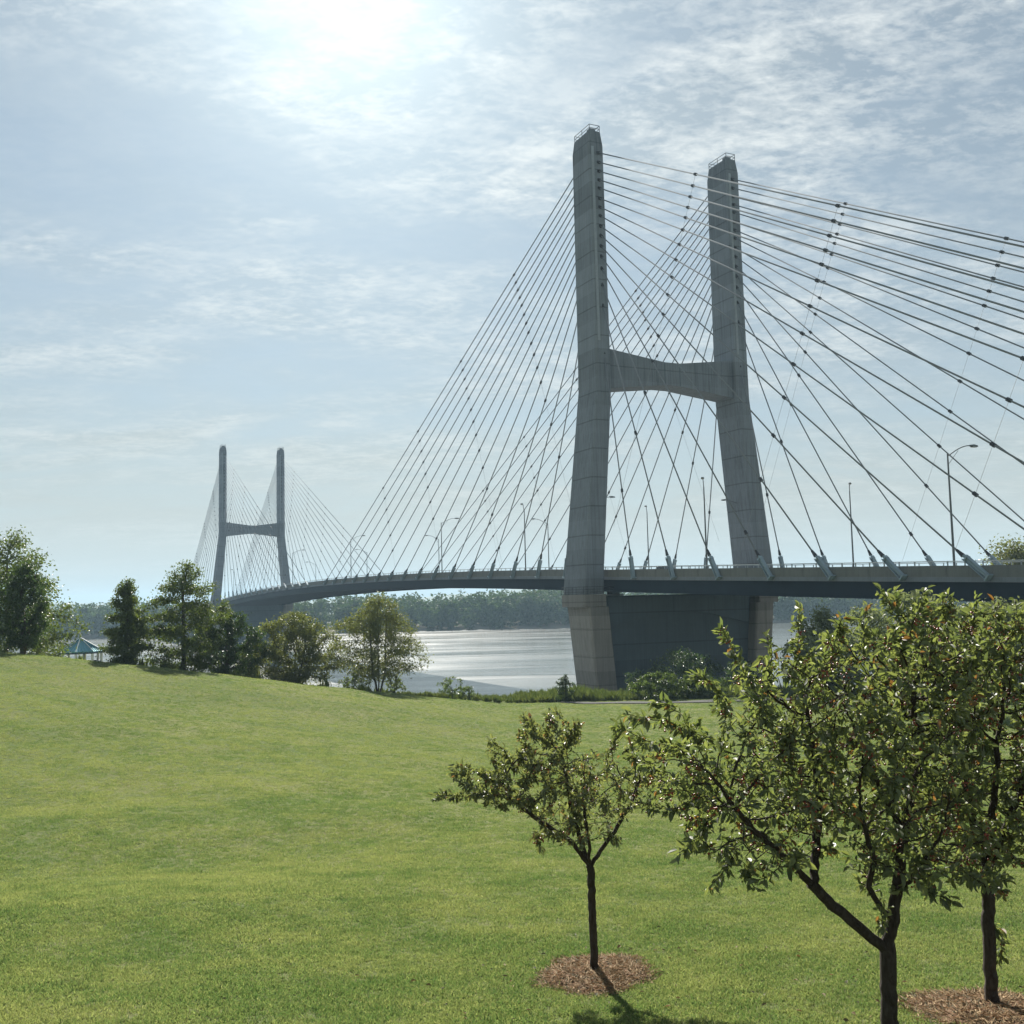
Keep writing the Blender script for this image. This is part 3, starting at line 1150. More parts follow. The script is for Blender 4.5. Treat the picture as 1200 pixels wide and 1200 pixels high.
def near_tree(name, label, base, limbs, blobs, spikes, trunk_r, leaf_len, nleaf, seed, matleaf, fruit=300, step=0.055, group=None, nsep=110):
    """blobs: (centre, radii, number of attractors); spikes: polylines that carry leafy shoots out of the crown"""
    rng = np.random.default_rng(seed)
    att = [ell_points(rng, c, r, n) for c, r, n in blobs]
    att = np.concatenate(att)
    pos, par = colonize(base, limbs, att, step, 0.9, step * 1.8, rng, 6000, 0.03)
    n0 = len(pos)
    P_, p_ = list(pos), list(par)
    for sp in spikes:                           # leafy shoots
        d = np.linalg.norm(pos - np.array(sp[0]), axis=1)
        cur = int(np.argmin(d))
        for q in sp:
            q = np.array(q, float)
            seg = q - P_[cur]
            n = max(1, int(np.linalg.norm(seg) / (step * 0.8)))
            a0 = P_[cur].copy()
            for k in range(1, n + 1):
                P_.append(a0 + seg * k / n + rng.normal(0, step * 0.12, 3))
                p_.append(cur)
                cur = len(P_) - 1
    # slender shoots all round the outline
    ends = np.where(~np.isin(np.arange(n0), par))[0]
    cen = pos[ends].mean(0)
    ext = np.linalg.norm((pos[ends] - cen) / pos[ends].std(0), axis=1)
    for e_ in rng.choice(ends, 46, replace=False, p=(ext ** 3) / (ext ** 3).sum()):
        v = unit(pos[e_] - cen) * 0.8 + np.array([0, 0, 0.55]) + rng.normal(0, 0.35, 3)
        v = unit(v)
        cur = int(e_)
        for k in range(rng.integers(3, 7)):
            v = unit(v + rng.normal(0, 0.14, 3) + np.array([0, 0, -0.05]))
            P_.append(P_[cur] + v * step * 0.9)
            p_.append(cur)
            cur = len(P_) - 1
    pos, par = np.array(P_), np.array(p_)
    rad, tips = radii(par, 0.0032, 2.25, trunk_r)
    hgt = pos[:, 2] - pos[0, 2]
    fl_ = (rad > trunk_r * 0.5) & (hgt < 0.22)
    rad[fl_] *= 1 + 0.75 * (1 - hgt[fl_] / 0.22) ** 2
    root = empty(name, base)
    pos_l = pos - np.array(base)
    link('trunk', wood_mesh('trunk', pos_l, par, rad, 8), MAT['bark'], root)
    # leaves on thin wood
    thin = np.where((rad < 0.011) & (par >= 0))[0]
    spike_ids = np.arange(n0, len(pos))
    wts = np.ones(len(thin))
    wts[tips[thin]] = 3.0
    wts[np.isin(thin, spike_ids)] = 3.0
    # foliage gathers in sprays, with bare twigs between them
    q_ = pos_l[thin]
    fr_ = rng.normal(0, 1, (6, 3)) * 5.0
    ph_ = rng.uniform(0, 6.283, 6)
    nz = np.sin(q_ @ fr_.T + ph_).sum(1) / 2.0
    wts *= np.where(np.isin(thin, spike_ids), 1.0, np.clip(0.72 + 0.42 * nz, 0.22, 1.6))
    wts /= wts.sum()
    pick = rng.choice(thin, nleaf, p=wts)
    seg = pos_l[pick] - pos_l[par[pick]]
    P = pos_l[par[pick]] + seg * rng.random((nleaf, 1)) + rng.normal(0, 0.014, (nleaf, 3))
    out_ = rng.normal(size=(nleaf, 3))
    D = unit(unit(seg) * 0.7 + unit(out_) * 1.0 + np.array([0, 0, -0.22]))
    Nn = unit(np.array([0, 0, 1.0]) + rng.normal(0, 0.75, (nleaf, 3)))
    Ln = leaf_len * np.clip(rng.lognormal(-0.08, 0.3, nleaf), 0.4, 1.5)
    P = P + D * 0.012
    # the leaves that can be told apart best hang on the outside, facing the lawn
    order = np.argsort(P[:, 1] + rng.normal(0, 0.25, nleaf) - 0.15 * np.abs(P[:, 2] - P[:, 2].mean()))
    sepi = order[:nsep]
    rest = order[nsep:]
    cr = link('crown', leaf_mesh('crown', P[rest], D[rest], Nn[rest], Ln[rest], Ln[rest] * 0.46, 0.22, 0.24), matleaf, root)
    cr['kind'] = 'stuff'
    lm = leaf_mesh('leaf', np.zeros((1, 3)), np.array([[1.0, 0, 0]]), np.array([[0, 0, 1.0]]), [leaf_len * 1.12], [leaf_len * 0.56], 0.22, 0.2)
    lm.materials.append(matleaf)
    for i in sepi:
        o = link('leaf', lm, None, root, tuple(P[i]))
        x = Vector(D[i])
        y = Vector(np.cross(Nn[i], D[i])).normalized()
        z = x.cross(y)
        o.rotation_euler = Matrix((x, y, z)).transposed().to_euler()
    # fruit in little clusters
    if fruit:
        ncl = fruit // 6
        ci = rng.choice(thin, ncl)
        cp = np.repeat(pos_l[ci], 6, 0) + rng.normal(0, 0.022, (ncl * 6, 3)) + np.array([0, 0, -0.03])
        t = (1 + 5 ** 0.5) / 2
        ov = unit(np.array([[1, 0, 0], [-1, 0, 0], [0, 1, 0], [0, -1, 0], [0, 0, 1], [0, 0, -1.0]]))
        of = np.array([[0, 2, 4], [2, 1, 4], [1, 3, 4], [3, 0, 4], [2, 0, 5], [1, 2, 5], [3, 1, 5], [0, 3, 5]])
        rr = rng.uniform(0.008, 0.013, len(cp))
        V = (cp[:, None, :] + ov[None] * rr[:, None, None]).reshape(-1, 3)
        F = (np.arange(len(cp))[:, None, None] * 6 + of[None]).reshape(-1, 3)
        fo = link('fruit', npmesh('fruit', V, [F], True), MAT['fruit'], root)
        fo['kind'] = 'stuff'
    tag(root, label, 'tree', group)
    return root


# ------------------------------------------------------------------ foreground trees
def tree_frame(y0):
    """metres per picture unit at distance y0, and a point maker"""
    return lambda px, py, dy=0.0: np.array(at(px, py, y0 + dy))


# small crabapple in its bed of mulch
Y1 = 11.0
q = tree_frame(Y1)
b1 = q(697, 1145)
b1[2] = gz(b1[0], b1[1]) - 0.03
near_tree('crabapple_tree', 'small young crabapple with slim trunk in a round bed of brown mulch', b1,
          [[q(695, 1090), q(692, 1018)], [q(691, 1015), q(668, 985, -.1), q(630, 960, -.25), q(590, 930, -.3)], [q(691, 1014), q(680, 985, .15), q(668, 940, .25), q(660, 890, .3)],
           [q(692, 1015), q(690, 985, -.15), q(682, 930, -.2)], [q(693, 1014), q(712, 985, 0), q(735, 950, .1), q(750, 915, .1)]],
          [(q(655, 915), (0.80, 0.75, 0.42), 420), (q(725, 920), (0.55, 0.6, 0.42), 280), (q(640, 880), (0.42, 0.5, 0.35), 150), (q(590, 925, -.2), (0.40, 0.4, 0.22), 120), (q(672, 965), (0.5, 0.6, 0.24), 90)],
          [[q(580, 925, -.3), q(545, 935, -.4), q(510, 932, -.45)], [q(585, 915, -.2), q(560, 903, -.3), q(533, 897, -.35)], [q(605, 900), q(590, 880), q(575, 866)],
           [q(640, 870), q(642, 850), q(646, 835)], [q(660, 880), q(672, 858), q(680, 846)], [q(745, 900), q(770, 885), q(790, 880)], [q(620, 890, .3), q(612, 870, .3), q(608, 858, .3)], [q(710, 890), q(722, 866), q(728, 850)]],
          0.043, 0.054, 7800, 3, MAT['leaf_small'], 240)

# large crabapple, forking low
Y2 = 8.6
q = tree_frame(Y2)
b2 = q(1042, 1210)
b2[2] = gz(b2[0], b2[1]) - 0.03
near_tree('crabapple_tree', 'big spreading crabapple forking low, one limb leaning out towards the smaller young crabapple', b2,
          [[q(1041, 1140), q(1040, 1110)], [q(1037, 1112), q(1005, 1085, -.1), q(970, 1055, -.15), q(950, 1035, -.2)], [q(950, 1035, -.2), q(920, 1005, -.35), q(880, 970, -.45), q(850, 930, -.5)],
           [q(953, 1037, -.2), q(957, 990, 0), q(960, 930, .1), q(950, 860, .2)],
           [q(1045, 1085), q(1052, 1040), q(1058, 985, .1), q(1075, 900, .2), q(1070, 810, .3)], [q(1046, 1078), q(1030, 1060, -.15), q(1018, 1040, -.3), q(1025, 1010, -.4), q(1010, 960, -.5)],
           [q(1055, 1045), q(1072, 1025, -.2), q(1095, 990, -.3)], [q(1060, 980, .1), q(1030, 920, .4), q(1000, 850, .5)]],
          [(q(1010, 870), (0.98, 1.15, 0.92), 1150), (q(890, 920, -.2), (0.72, 0.85, 0.72), 560), (q(1075, 800), (0.62, 0.9, 0.62), 420), (q(930, 820), (0.62, 0.8, 0.42), 300),
           (q(1060, 980), (0.75, 0.9, 0.42), 320), (q(890, 1000, -.3), (0.42, 0.5, 0.24), 120), (q(800, 900, -.3), (0.40, 0.45, 0.32), 130)],
          [[q(880, 800), q(862, 770), q(845, 735)], [q(930, 780), q(936, 745), q(938, 712)], [q(820, 860, -.3), q(780, 845, -.4), q(735, 838, -.5)], [q(800, 880, -.3), q(760, 868, -.4), q(722, 850, -.4)],
           [q(820, 930, -.3), q(785, 950, -.4), q(755, 948, -.4)], [q(1070, 730), q(1078, 705), q(1085, 690)], [q(1010, 770), q(1012, 735), q(1016, 712)], [q(860, 1000, -.4), q(842, 1030, -.5), q(832, 1042, -.5)],
           [q(830, 960, -.4), q(812, 985, -.5), q(795, 1000, -.5)], [q(900, 800), q(905, 765), q(898, 748)], [q(1040, 760), q(1052, 728), q(1050, 702)], [q(800, 840, -.3), q(775, 822, -.4), q(760, 828, -.4)],
           [q(970, 790), q(978, 752), q(985, 735)], [q(870, 1010, -.4), q(880, 1035, -.4), q(888, 1045, -.4)], [q(850, 830), q(835, 800), q(812, 792)]],
          0.066, 0.068, 12500, 5, MAT['leaf_crab'], 1800)

# third crabapple at the edge of its mulch bed
Y3 = 9.35
q = tree_frame(Y3)
b3 = q(1163, 1192)
b3[2] = gz(b3[0], b3[1]) - 0.03
near_tree('crabapple_tree', 'crabapple with a single straight trunk rising from the dark mulch bed', b3,
          [[q(1160, 1120), q(1156, 1015)], [q(1157, 1020), q(1172, 985), q(1195, 930), q(1210, 860)], [q(1155, 1015), q(1140, 960, .2), q(1125, 890, .3), q(1120, 820, .3)], [q(1158, 1000), q(1165, 930, -.2), q(1170, 860, -.2)]],
          [(q(1150, 870), (0.85, 1.0, 1.0), 950), (q(1215, 880), (0.75, 0.9, 1.0), 600), (q(1120, 770), (0.6, 0.8, 0.5), 300), (q(1190, 760), (0.55, 0.8, 0.45), 260), (q(1150, 975), (0.75, 0.8, 0.35), 220)],
          [[q(1110, 745), q(1108, 720), q(1105, 700)], [q(1140, 740), q(1142, 715), q(1146, 700)], [q(1190, 740), q(1192, 715), q(1190, 705)], [q(1090, 780), q(1082, 760), q(1070, 742)], [q(1175, 740), q(1170, 720), q(1165, 706)],
           [q(1165, 1085), q(1175, 1100), q(1172, 1125)]],
          0.056, 0.067, 11000, 9, MAT['leaf_crab'], 2200)


# ------------------------------------------------------------------ mulch beds
def mat_mulch():
    m, t, o = newmat('mulch')
    g = N(t, 'ShaderNodeTexCoord')
    n1 = NOISE(t, g.outputs['Object'], 30, 6, 0.7)
    c = MIX(t, n1, (0.09, 0.05, 0.03), (0.26, 0.17, 0.11))
    p = N(t, 'ShaderNodeBsdfPrincipled', ins={'Base Color': c, 'Roughness': 0.95, 'Specular IOR Level': 0.1})
    bp = N(t, 'ShaderNodeBump', ins={'Strength': 1.0, 'Distance': 0.03, 'Height': n1})
    t.links.new(bp.outputs[0], p.inputs['Normal'])
    t.links.new(p.outputs[0], o.inputs[0])
    m2 = mat_leaf('straw', (0.24, 0.125, 0.062), (0.45, 0.28, 0.15), (0.08, 0.042, 0.022), 0.2, 0.1, 0.8, (1, 1, 1), 0.2)
    return m, m2


MAT['mulch'], MAT['straw'] = mat_mulch()


def mulch_bed(cx, cy, rx, ry, seed, label):
    rng = np.random.default_rng(seed)
    rings, segs = 10, 40
    V, F = [], []
    ph = rng.uniform(0, 6.28, 4)
    def edge(a):
        return 1 + 0.11 * math.sin(2 * a + ph[0]) + 0.08 * math.sin(5 * a + ph[1]) + 0.03 * math.sin(9 * a + ph[2])
    for i in range(rings + 1):
        r = i / rings
        for j in range(segs):
            a = 2 * math.pi * j / segs
            x, y = cx + rx * r * edge(a) * math.cos(a), cy + ry * r * edge(a) * math.sin(a)
            h = 0.075 * (1 - r ** 2.5) + 0.008 * rng.normal() * (r < 0.95) - (0.02 if i == rings else 0) + 0.012
            V.append((x - cx, y - cy, gz(x, y) + h - gz(cx, cy)))
    for i in range(rings):
        for j in range(segs):
            k = (j + 1) % segs
            F.append((i * segs + j, (i + 1) * segs + j, (i + 1) * segs + k, i * segs + k))
    root = empty('mulch_bed', (cx, cy, gz(cx, cy)))
    link('soil', npmesh('soil', V, [np.array(F)], True), MAT['mulch'], root)
    n = 5200
    a = rng.uniform(0, 2 * math.pi, n)
    r = np.sqrt(rng.random(n)) * 1.04 + np.abs(rng.normal(0, 0.06, n))
    ed = np.array([edge(t) for t in a])
    x = cx + rx * r * ed * np.cos(a)
    y = cy + ry * r * ed * np.sin(a)
    z = ground_z(x, y) + 0.075 * (1 - np.minimum(r, 1) ** 2.5) + 0.016
    P = np.stack([x - cx, y - cy, z - gz(cx, cy)], 1)
    th = rng.uniform(0, 2 * math.pi, n)
    D = np.stack([np.cos(th), np.sin(th), rng.normal(0.12, 0.22, n)], 1)
    Nn = unit(np.array([0, 0, 1.0]) + rng.normal(0, 0.3, (n, 3)))
    s = link('straw', leaf_mesh('straw', P, D, Nn, rng.uniform(0.04, 0.13, n), rng.uniform(0.006, 0.016, n), 0.1, 0.05, False), MAT['straw'], root)
    s['kind'] = 'stuff'
    tag(root, label, 'mulch')
    return root


mulch_bed(b1[0] + 0.02, b1[1] + 0.05, 0.58, 0.74, 4, 'round bed of brown straw mulch at the foot of the small young crabapple')
mulch_bed(b3[0] - 0.0, b3[1] - 0.1, 0.74, 0.70, 6, 'dark brown mulch bed round the straight-trunked crabapple')
MULCH = [(b1[0] + 0.02, b1[1] + 0.05, 0.50, 0.64), (b3[0], b3[1] - 0.1, 0.66, 0.62)]

# ------------------------------------------------------------------ grass
def mat_grass(name, c1, c2, dry):
    m, t, o = newmat(name)
    at_ = N(t, 'ShaderNodeAttribute', attribute_type='INSTANCER', attribute_name='tint')
    ge = N(t, 'ShaderNodeNewGeometry')
    c = MIX(t, at_.outputs['Fac'], c1, c2)
    c = MIX(t, RAMP(t, ge.outputs['Random Per Island'], [(0.86, 0.0), (0.97, 0.5)]), c, dry)
    p = N(t, 'ShaderNodeBsdfPrincipled', ins={'Base Color': c, 'Roughness': 0.75, 'Specular IOR Level': 0.12})
    tr = N(t, 'ShaderNodeBsdfTranslucent', ins={'Color': MIX(t, 1.0, c, (1.2, 1.3, 0.7), 'MULTIPLY')})
    mx = N(t, 'ShaderNodeMixShader', ins={0: 0.42, 1: p.outputs[0], 2: tr.outputs[0]})
    t.links.new(mx.outputs[0], o.inputs[0])
    return m


MAT['grass'] = mat_grass('grass_blade', (0.118, 0.182, 0.078), (0.272, 0.290, 0.150), (0.30, 0.28, 0.17))
MAT['weed'] = mat_grass('weed_blade', (0.13, 0.17, 0.065), (0.23, 0.25, 0.11), (0.29, 0.26, 0.14))


def tuft(name, rng, nb, h, spread, wd, mat, lean=0.5):
    P = np.stack([rng.normal(0, spread, nb), rng.normal(0, spread, nb), np.full(nb, -0.005)], 1)
    th = rng.uniform(0, 2 * math.pi, nb)
    D = unit(np.stack([np.cos(th) * lean * rng.uniform(0.3, 1.6, nb), np.sin(th) * lean * rng.uniform(0.3, 1.6, nb), np.ones(nb)], 1))
    Nn = unit(np.stack([np.cos(th + 1.57 * rng.normal(size=nb)), np.sin(th + 0.3), 0.25 * np.ones(nb)], 1))
    me = leaf_mesh(name, P, D, Nn, h * rng.uniform(0.55, 1.25, nb), wd * rng.uniform(0.7, 1.3, nb), 0.1, 0.35, False)
    me.materials.append(mat)
    return bpy.data.objects.new(name, me)


def scatter(name, pts, tint, size, srcs, label_kind='stuff', parent=None):
    """one object: points carrying copies of the tufts"""
    me = bpy.data.meshes.new(name)
    me.vertices.add(len(pts))
    me.vertices.foreach_set('co', np.asarray(pts, np.float32).ravel())
    a = me.attributes.new('tint', 'FLOAT', 'POINT')
    a.data.foreach_set('value', np.asarray(tint, np.float32))
    a = me.attributes.new('size', 'FLOAT', 'POINT')
    a.data.foreach_set('value', np.asarray(size, np.float32))
    a = me.attributes.new('spin', 'FLOAT_VECTOR', 'POINT')
    sp = np.zeros((len(pts), 3), np.float32)
    sp[:, 2] = RNG.uniform(0, 6.283, len(pts))
    a.data.foreach_set('vector', sp.ravel())
    a = me.attributes.new('which', 'INT', 'POINT')
    a.data.foreach_set('value', RNG.integers(0, len(srcs), len(pts)).astype(np.int32))
    me.update()
    o = link(name, me, None, parent)
    ng = bpy.data.node_groups.new(name, 'GeometryNodeTree')
    ng.interface.new_socket('Geometry', in_out='INPUT', socket_type='NodeSocketGeometry')
    ng.interface.new_socket('Geometry', in_out='OUTPUT', socket_type='NodeSocketGeometry')
    gi = ng.nodes.new('NodeGroupInput')
    go = ng.nodes.new('NodeGroupOutput')
    join = ng.nodes.new('GeometryNodeJoinGeometry')
    def attr(nm, typ):
        n = ng.nodes.new('GeometryNodeInputNamedAttribute')
        n.data_type = typ
        n.inputs['Name'].default_value = nm
        return n.outputs['Attribute']
    a_sz, a_sp, a_w = attr('size', 'FLOAT'), attr('spin', 'FLOAT_VECTOR'), attr('which', 'INT')
    e2r = ng.nodes.new('FunctionNodeEulerToRotation')
    ng.links.new(a_sp, e2r.inputs[0])
    for k, s in enumerate(srcs):
        oi = ng.nodes.new('GeometryNodeObjectInfo')
        oi.inputs['Object'].default_value = s
        oi.inputs['As Instance'].default_value = True
        cmpn = ng.nodes.new('FunctionNodeCompare')
        cmpn.data_type = 'INT'
        cmpn.operation = 'EQUAL'
        ng.links.new(a_w, cmpn.inputs[2])
        cmpn.inputs[3].default_value = k
        iop = ng.nodes.new('GeometryNodeInstanceOnPoints')
        ng.links.new(gi.outputs[0], iop.inputs['Points'])
        ng.links.new(cmpn.outputs[0], iop.inputs['Selection'])
        ng.links.new(oi.outputs['Geometry'], iop.inputs['Instance'])
        ng.links.new(e2r.outputs[0], iop.inputs['Rotation'])
        ng.links.new(a_sz, iop.inputs['Scale'])
        ng.links.new(iop.outputs[0], join.inputs[0])
    ng.links.new(join.outputs[0], go.inputs[0])
    md = o.modifiers.new('scatter', 'NODES')
    md.node_group = ng
    tag(o, kind=label_kind)
    return o


def fnoise(x, y, sc_, seed):
    """cheap smooth noise for patches of tint"""
    r = np.random.default_rng(seed)
    out_ = np.zeros_like(x)
    for k in range(7):
        a = r.uniform(0, 6.28)
        f = sc_ * r.uniform(0.6, 2.2)
        out_ += np.sin((x * math.cos(a) + y * math.sin(a)) * f + r.uniform(0, 6.28) + 1.2 * np.sin((x * math.sin(a) - y * math.cos(a)) * f * 0.7))
    return out_ / 7


tufts = [tuft('grass_tuft', np.random.default_rng(20 + k), 17, 0.034, 0.038, 0.0075, MAT['grass'], 1.05) for k in range(4)]
pts = []
yb_ = np.exp(np.linspace(math.log(6.0), math.log(94.0), 41))
for ya, yb in zip(yb_[:-1], yb_[1:]):
    dens = min(520.0, 520.0 * (10.0 / ya) ** 1.55)
    n = int(dens * (yb * yb - ya * ya) / 2 * 1.28)
    y = np.sqrt(RNG.uniform(ya * ya, yb * yb, n))
    x = y * RNG.uniform(-0.64, 0.64, n)
    pts.append(np.stack([x, y], 1))
pts = np.concatenate(pts)
x, y = pts[:, 0], pts[:, 1]
keep = y < crest_y(x) + 4
for (mx_, my_, ra, rb) in MULCH:
    keep &= ((x - mx_) / (ra * 0.96)) ** 2 + ((y - my_) / (rb * 0.96)) ** 2 > 1
path_band = (x > 3) & (np.abs(y - (88.3 + 0.16 * np.maximum(0, 12 - x) ** 1.5)) < 1.3)
keep &= ~path_band
x, y = x[keep], y[keep]
tint = np.clip(0.48 + 0.5 * fnoise(x, y, 0.30, 1) + 0.55 * fnoise(x, y, 1.3, 2) + 0.5 * fnoise(x, y, 4.5, 12) + RNG.normal(0, 0.30, len(x)) + 0.25 * (sst(6, -10, x) - 0.5), 0, 1)
size = np.clip(1 + 0.35 * fnoise(x, y, 2.4, 3) + RNG.normal(0, 0.2, len(x)), 0.45, 1.9) * np.interp(y, [6, 20, 40, 90], [1.0, 1.1, 1.35, 1.7])
scatter('grass', np.stack([x, y, ground_z(x, y)], 1), tint, size, tufts)

# a few fallen leaves on the lawn round the crabapples
n = 170
r_ = RNG.gamma(2.0, 0.9, n)
a_ = RNG.uniform(0, 6.283, n)
k_ = RNG.integers(0, 3, n)
cx_ = np.array([b1[0], b2[0], b3[0]])[k_] + r_ * np.cos(a_)
cy_ = np.array([b1[1], b2[1], b3[1]])[k_] + r_ * np.sin(a_)
P = np.stack([cx_, cy_, ground_z(cx_, cy_) + 0.035], 1)
D = np.stack([np.cos(a_ * 3), np.sin(a_ * 3), RNG.normal(0, 0.2, n)], 1)
Nn = unit(np.array([0, 0, 1.0]) + RNG.normal(0, 0.3, (n, 3)))
Ln = RNG.uniform(0.035, 0.065, n)
MAT['fallen'] = mat_leaf('fallen_leaf', (0.10, 0.055, 0.025), (0.24, 0.13, 0.05), (0.05, 0.035, 0.02), 0.3, 0.15, 0.8, (1, 1, 1), 0.2)
tag(link('fallen_leaves', leaf_mesh('fallen_leaves', P, D, Nn, Ln, Ln * 0.55, 0.25, 0.1), MAT['fallen']), kind='stuff')

# ------------------------------------------------------------------ path along the top of the bank
MAT['path'] = simple('path_concrete', (0.115, 0.115, 0.11), 1.0, 0, 0.12, 0.8, 0.3, 20, 0.0)
xs_ = np.arange(4, 90, 1.0)


def path_y(x):
    return 88.3 + 0.16 * np.maximum(0, 12 - x) ** 1.5


V, F = [], []
for i, xx in enumerate(xs_):
    for dy in (-1.1, 0.0, 1.1):
        yy = float(path_y(xx)) + dy
        V.append((xx, yy, gz(xx, yy) + 0.06))
for i in range(len(xs_) - 1):
    for j in range(2):
        F.append((i * 3 + j, (i + 1) * 3 + j, (i + 1) * 3 + j + 1, i * 3 + j + 1))
tag(link('path', npmesh('path', V, [np.array(F)], True), MAT['path']), kind='structure')

# tall weeds along the edge of the bank
wt = [tuft('weed_tuft', np.random.default_rng(50 + k), 26, 0.75, 0.12, 0.035, MAT['weed'], 0.45) for k in range(4)]
n = 5200
x = RNG.uniform(-14, 60, n)
y = 93 + RNG.gamma(1.6, 4.0, n)
k = (fnoise(x, y, 0.25, 8) + RNG.normal(0, 0.35, n) > -0.25)
x, y = x[k], y[k]
tint = np.clip(0.5 + 0.6 * fnoise(x, y, 0.5, 4) + RNG.normal(0, 0.2, len(x)), 0, 1)
size = np.clip(1.0 + 0.5 * fnoise(x, y, 0.6, 5) + RNG.normal(0, 0.25, len(x)), 0.4, 2.0) * np.interp(x, [-14, 0, 6, 10, 60], [0.35, 0.6, 0.95, 0.65, 0.6])
scatter('weeds', np.stack([x, y, ground_z(x, y)], 1), tint, size, wt)
n = 1500
x = RNG.uniform(-75, -12, n)
y = crest_y(x) + RNG.uniform(3, 60, n)
size = RNG.uniform(0.4, 1.2, n)
tint = RNG.uniform(0.1, 0.9, n)
scatter('weeds', np.stack([x, y, ground_z(x, y)], 1), tint, size, wt)

# ------------------------------------------------------------------ park trees and shrubs
MAT['lf_dark'] = mat_leaf('leaf_dark_green', (0.030, 0.055, 0.026), (0.066, 0.092, 0.036), None, 0, 0.28, 0.5, (1.3, 1.5, 0.6), 0.35)
MAT['lf_mid'] = mat_leaf('leaf_mid_green', (0.065, 0.092, 0.034), (0.120, 0.145, 0.055), None, 0, 0.32, 0.5, (1.4, 1.5, 0.6), 0.35)
MAT['lf_olive'] = mat_leaf('leaf_olive', (0.085, 0.100, 0.040), (0.155, 0.165, 0.068), None, 0, 0.34, 0.5, (1.4, 1.45, 0.65), 0.35)
MAT['lf_shrub'] = mat_leaf('leaf_shrub', (0.055, 0.085, 0.030), (0.115, 0.150, 0.050), None, 0, 0.3, 0.5, (1.4, 1.5, 0.6), 0.35)


def park_tree(name, label, cat, base, top_z, rx, mat, seed, shape='round', nleaf=9000, leaf=0.26, trunk_r=0.22, low=0.12, group=None, clump=0.62, nattr=420, trunks=1):
    rng = np.random.default_rng(seed)
    bx, by, bz = base
    H = top_z - bz
    zc0 = H * low
    att = []
    while len(att) < nattr:
        t = rng.random()
        if shape == 'round':
            r = math.sin(math.pi * min(0.985, 0.16 + 0.84 * t)) ** 0.6
        elif shape == 'cone':
            r = (1 - t) ** 0.55 * (0.62 + 0.38 * min(1, t / 0.25)) + 0.05
        elif shape == 'layer':
            r = ((1 - t) ** 0.6 * min(1, 0.5 + t / 0.4) + 0.06) * (0.45 + 0.55 * (0.5 + 0.5 * math.cos(t * 34)) ** 0.7)
        elif shape == 'egg':
            r = math.sin(math.pi * min(0.975, 0.14 + 0.85 * t ** 0.8)) ** 0.75
        elif shape == 'vase':
            r = (0.45 + 0.85 * t) * (1 - t ** 3.2) ** 0.5
        else:
            r = 1 - t ** 3
        a = rng.uniform(0, 6.283)
        rr = r * rx * math.sqrt(rng.uniform(0.12, 1)) * 1.06 * (1 + 0.22 * math.sin(2.0 * a + seed) + 0.16 * math.sin(3 * a + 5 * t + seed * 2.1))
        att.append((rr * math.cos(a), rr * math.sin(a) * 0.95, zc0 + (H - zc0) * t * 0.985))
    step = H / 26
    chains = []
    for k in range(trunks):
        ox = 0 if trunks == 1 else (k - (trunks - 1) / 2) * 0.09 * H
        chains.append(([np.array([ox * 0.06, 0.0, -0.15])] if trunks > 1 else []) + [np.array([ox * 0.55, rng.normal(0, .02) * H, H * 0.16]), np.array([ox, rng.normal(0, .03) * H, H * (0.42 if shape in ('round', 'vase') else 0.8)])])
    pos, par = colonize((0, 0, -0.2), chains, att, step, H, step * 1.6, rng, 2500, 0.06)
    tipr = min(0.018, trunk_r * 0.12)
    rad, tips = radii(par, tipr, 2.2, trunk_r)
    root = empty(name, (bx, by, bz))
    link('trunk', wood_mesh('trunk', pos, par, rad, 6, tipr * 0.7), MAT['bark2'], root)
    th = np.where((rad < trunk_r * 0.34) & (par >= 0) & (pos[:, 2] > zc0 * 0.8))[0]
    pick = rng.choice(th, nleaf)
    P = pos[pick] + rng.normal(0, clump * H / 14.0 * 0.62, (nleaf, 3)) * np.array([1, 1, 0.75])
    D = unit(rng.normal(size=(nleaf, 3)) + np.array([0, 0, -0.3]))
    Nn = unit(np.array([0, 0, 0.9]) + rng.normal(0, 0.8, (nleaf, 3)))
    Ln = leaf * rng.uniform(0.55, 1.25, nleaf)
    P[:, 2] = np.maximum(P[:, 2], 0.1)
    c = link('crown', leaf_mesh('crown', P, D, Nn, Ln, Ln * 0.62, 0.15, 0.15, False), mat, root)
    c['kind'] = 'stuff'
    tag(root, label, cat, group)
    return root


def ptree(name, label, px, top, base_py, wpx, y, mat, seed, shape, cat='tree', **kw):
    """place a tree of picture width wpx at distance y"""
    b = at(px, base_py, y)
    t = at(px, top, y)
    x = b.x
    z = gz(x, y) - 0.05
    return park_tree(name, label, cat, (x, y, z), t.z, wpx / 2 * y / 1177.0, mat, seed, shape, **kw)


G1 = 'park trees along the edge of the lawn'
ptree('park_tree', 'tallest and fullest tree of the row, rising far above the pavilion roof', 10, 616, 775, 136, 84, MAT['lf_mid'], 21, 'egg', nleaf=22500, leaf=0.24, low=0.03, group=G1)
ptree('park_tree', 'dark dense tree with bare lower trunk standing in front of the tallest tree', 27, 655, 770, 62, 74, MAT['lf_dark'], 22, 'round', nleaf=12000, leaf=0.2, low=0.16, group=G1)
ptree('park_tree', 'olive bushy tree leaning towards the pavilion roof', 46, 690, 772, 40, 92, MAT['lf_olive'], 23, 'round', nleaf=7800, leaf=0.22, low=0.02, group=G1)
ptree('park_tree', 'narrow tree with layered horizontal branches between the pavilion and a taller pointed tree', 147, 676, 778, 66, 77, MAT['lf_mid'], 24, 'layer', nleaf=15000, leaf=0.19, low=0.05, group=G1)
ptree('park_tree', 'tall pointed green tree whose top overlaps the distant tower', 216, 658, 786, 96, 80, MAT['lf_mid'], 25, 'egg', nleaf=18750, leaf=0.2, low=0.04, group=G1)
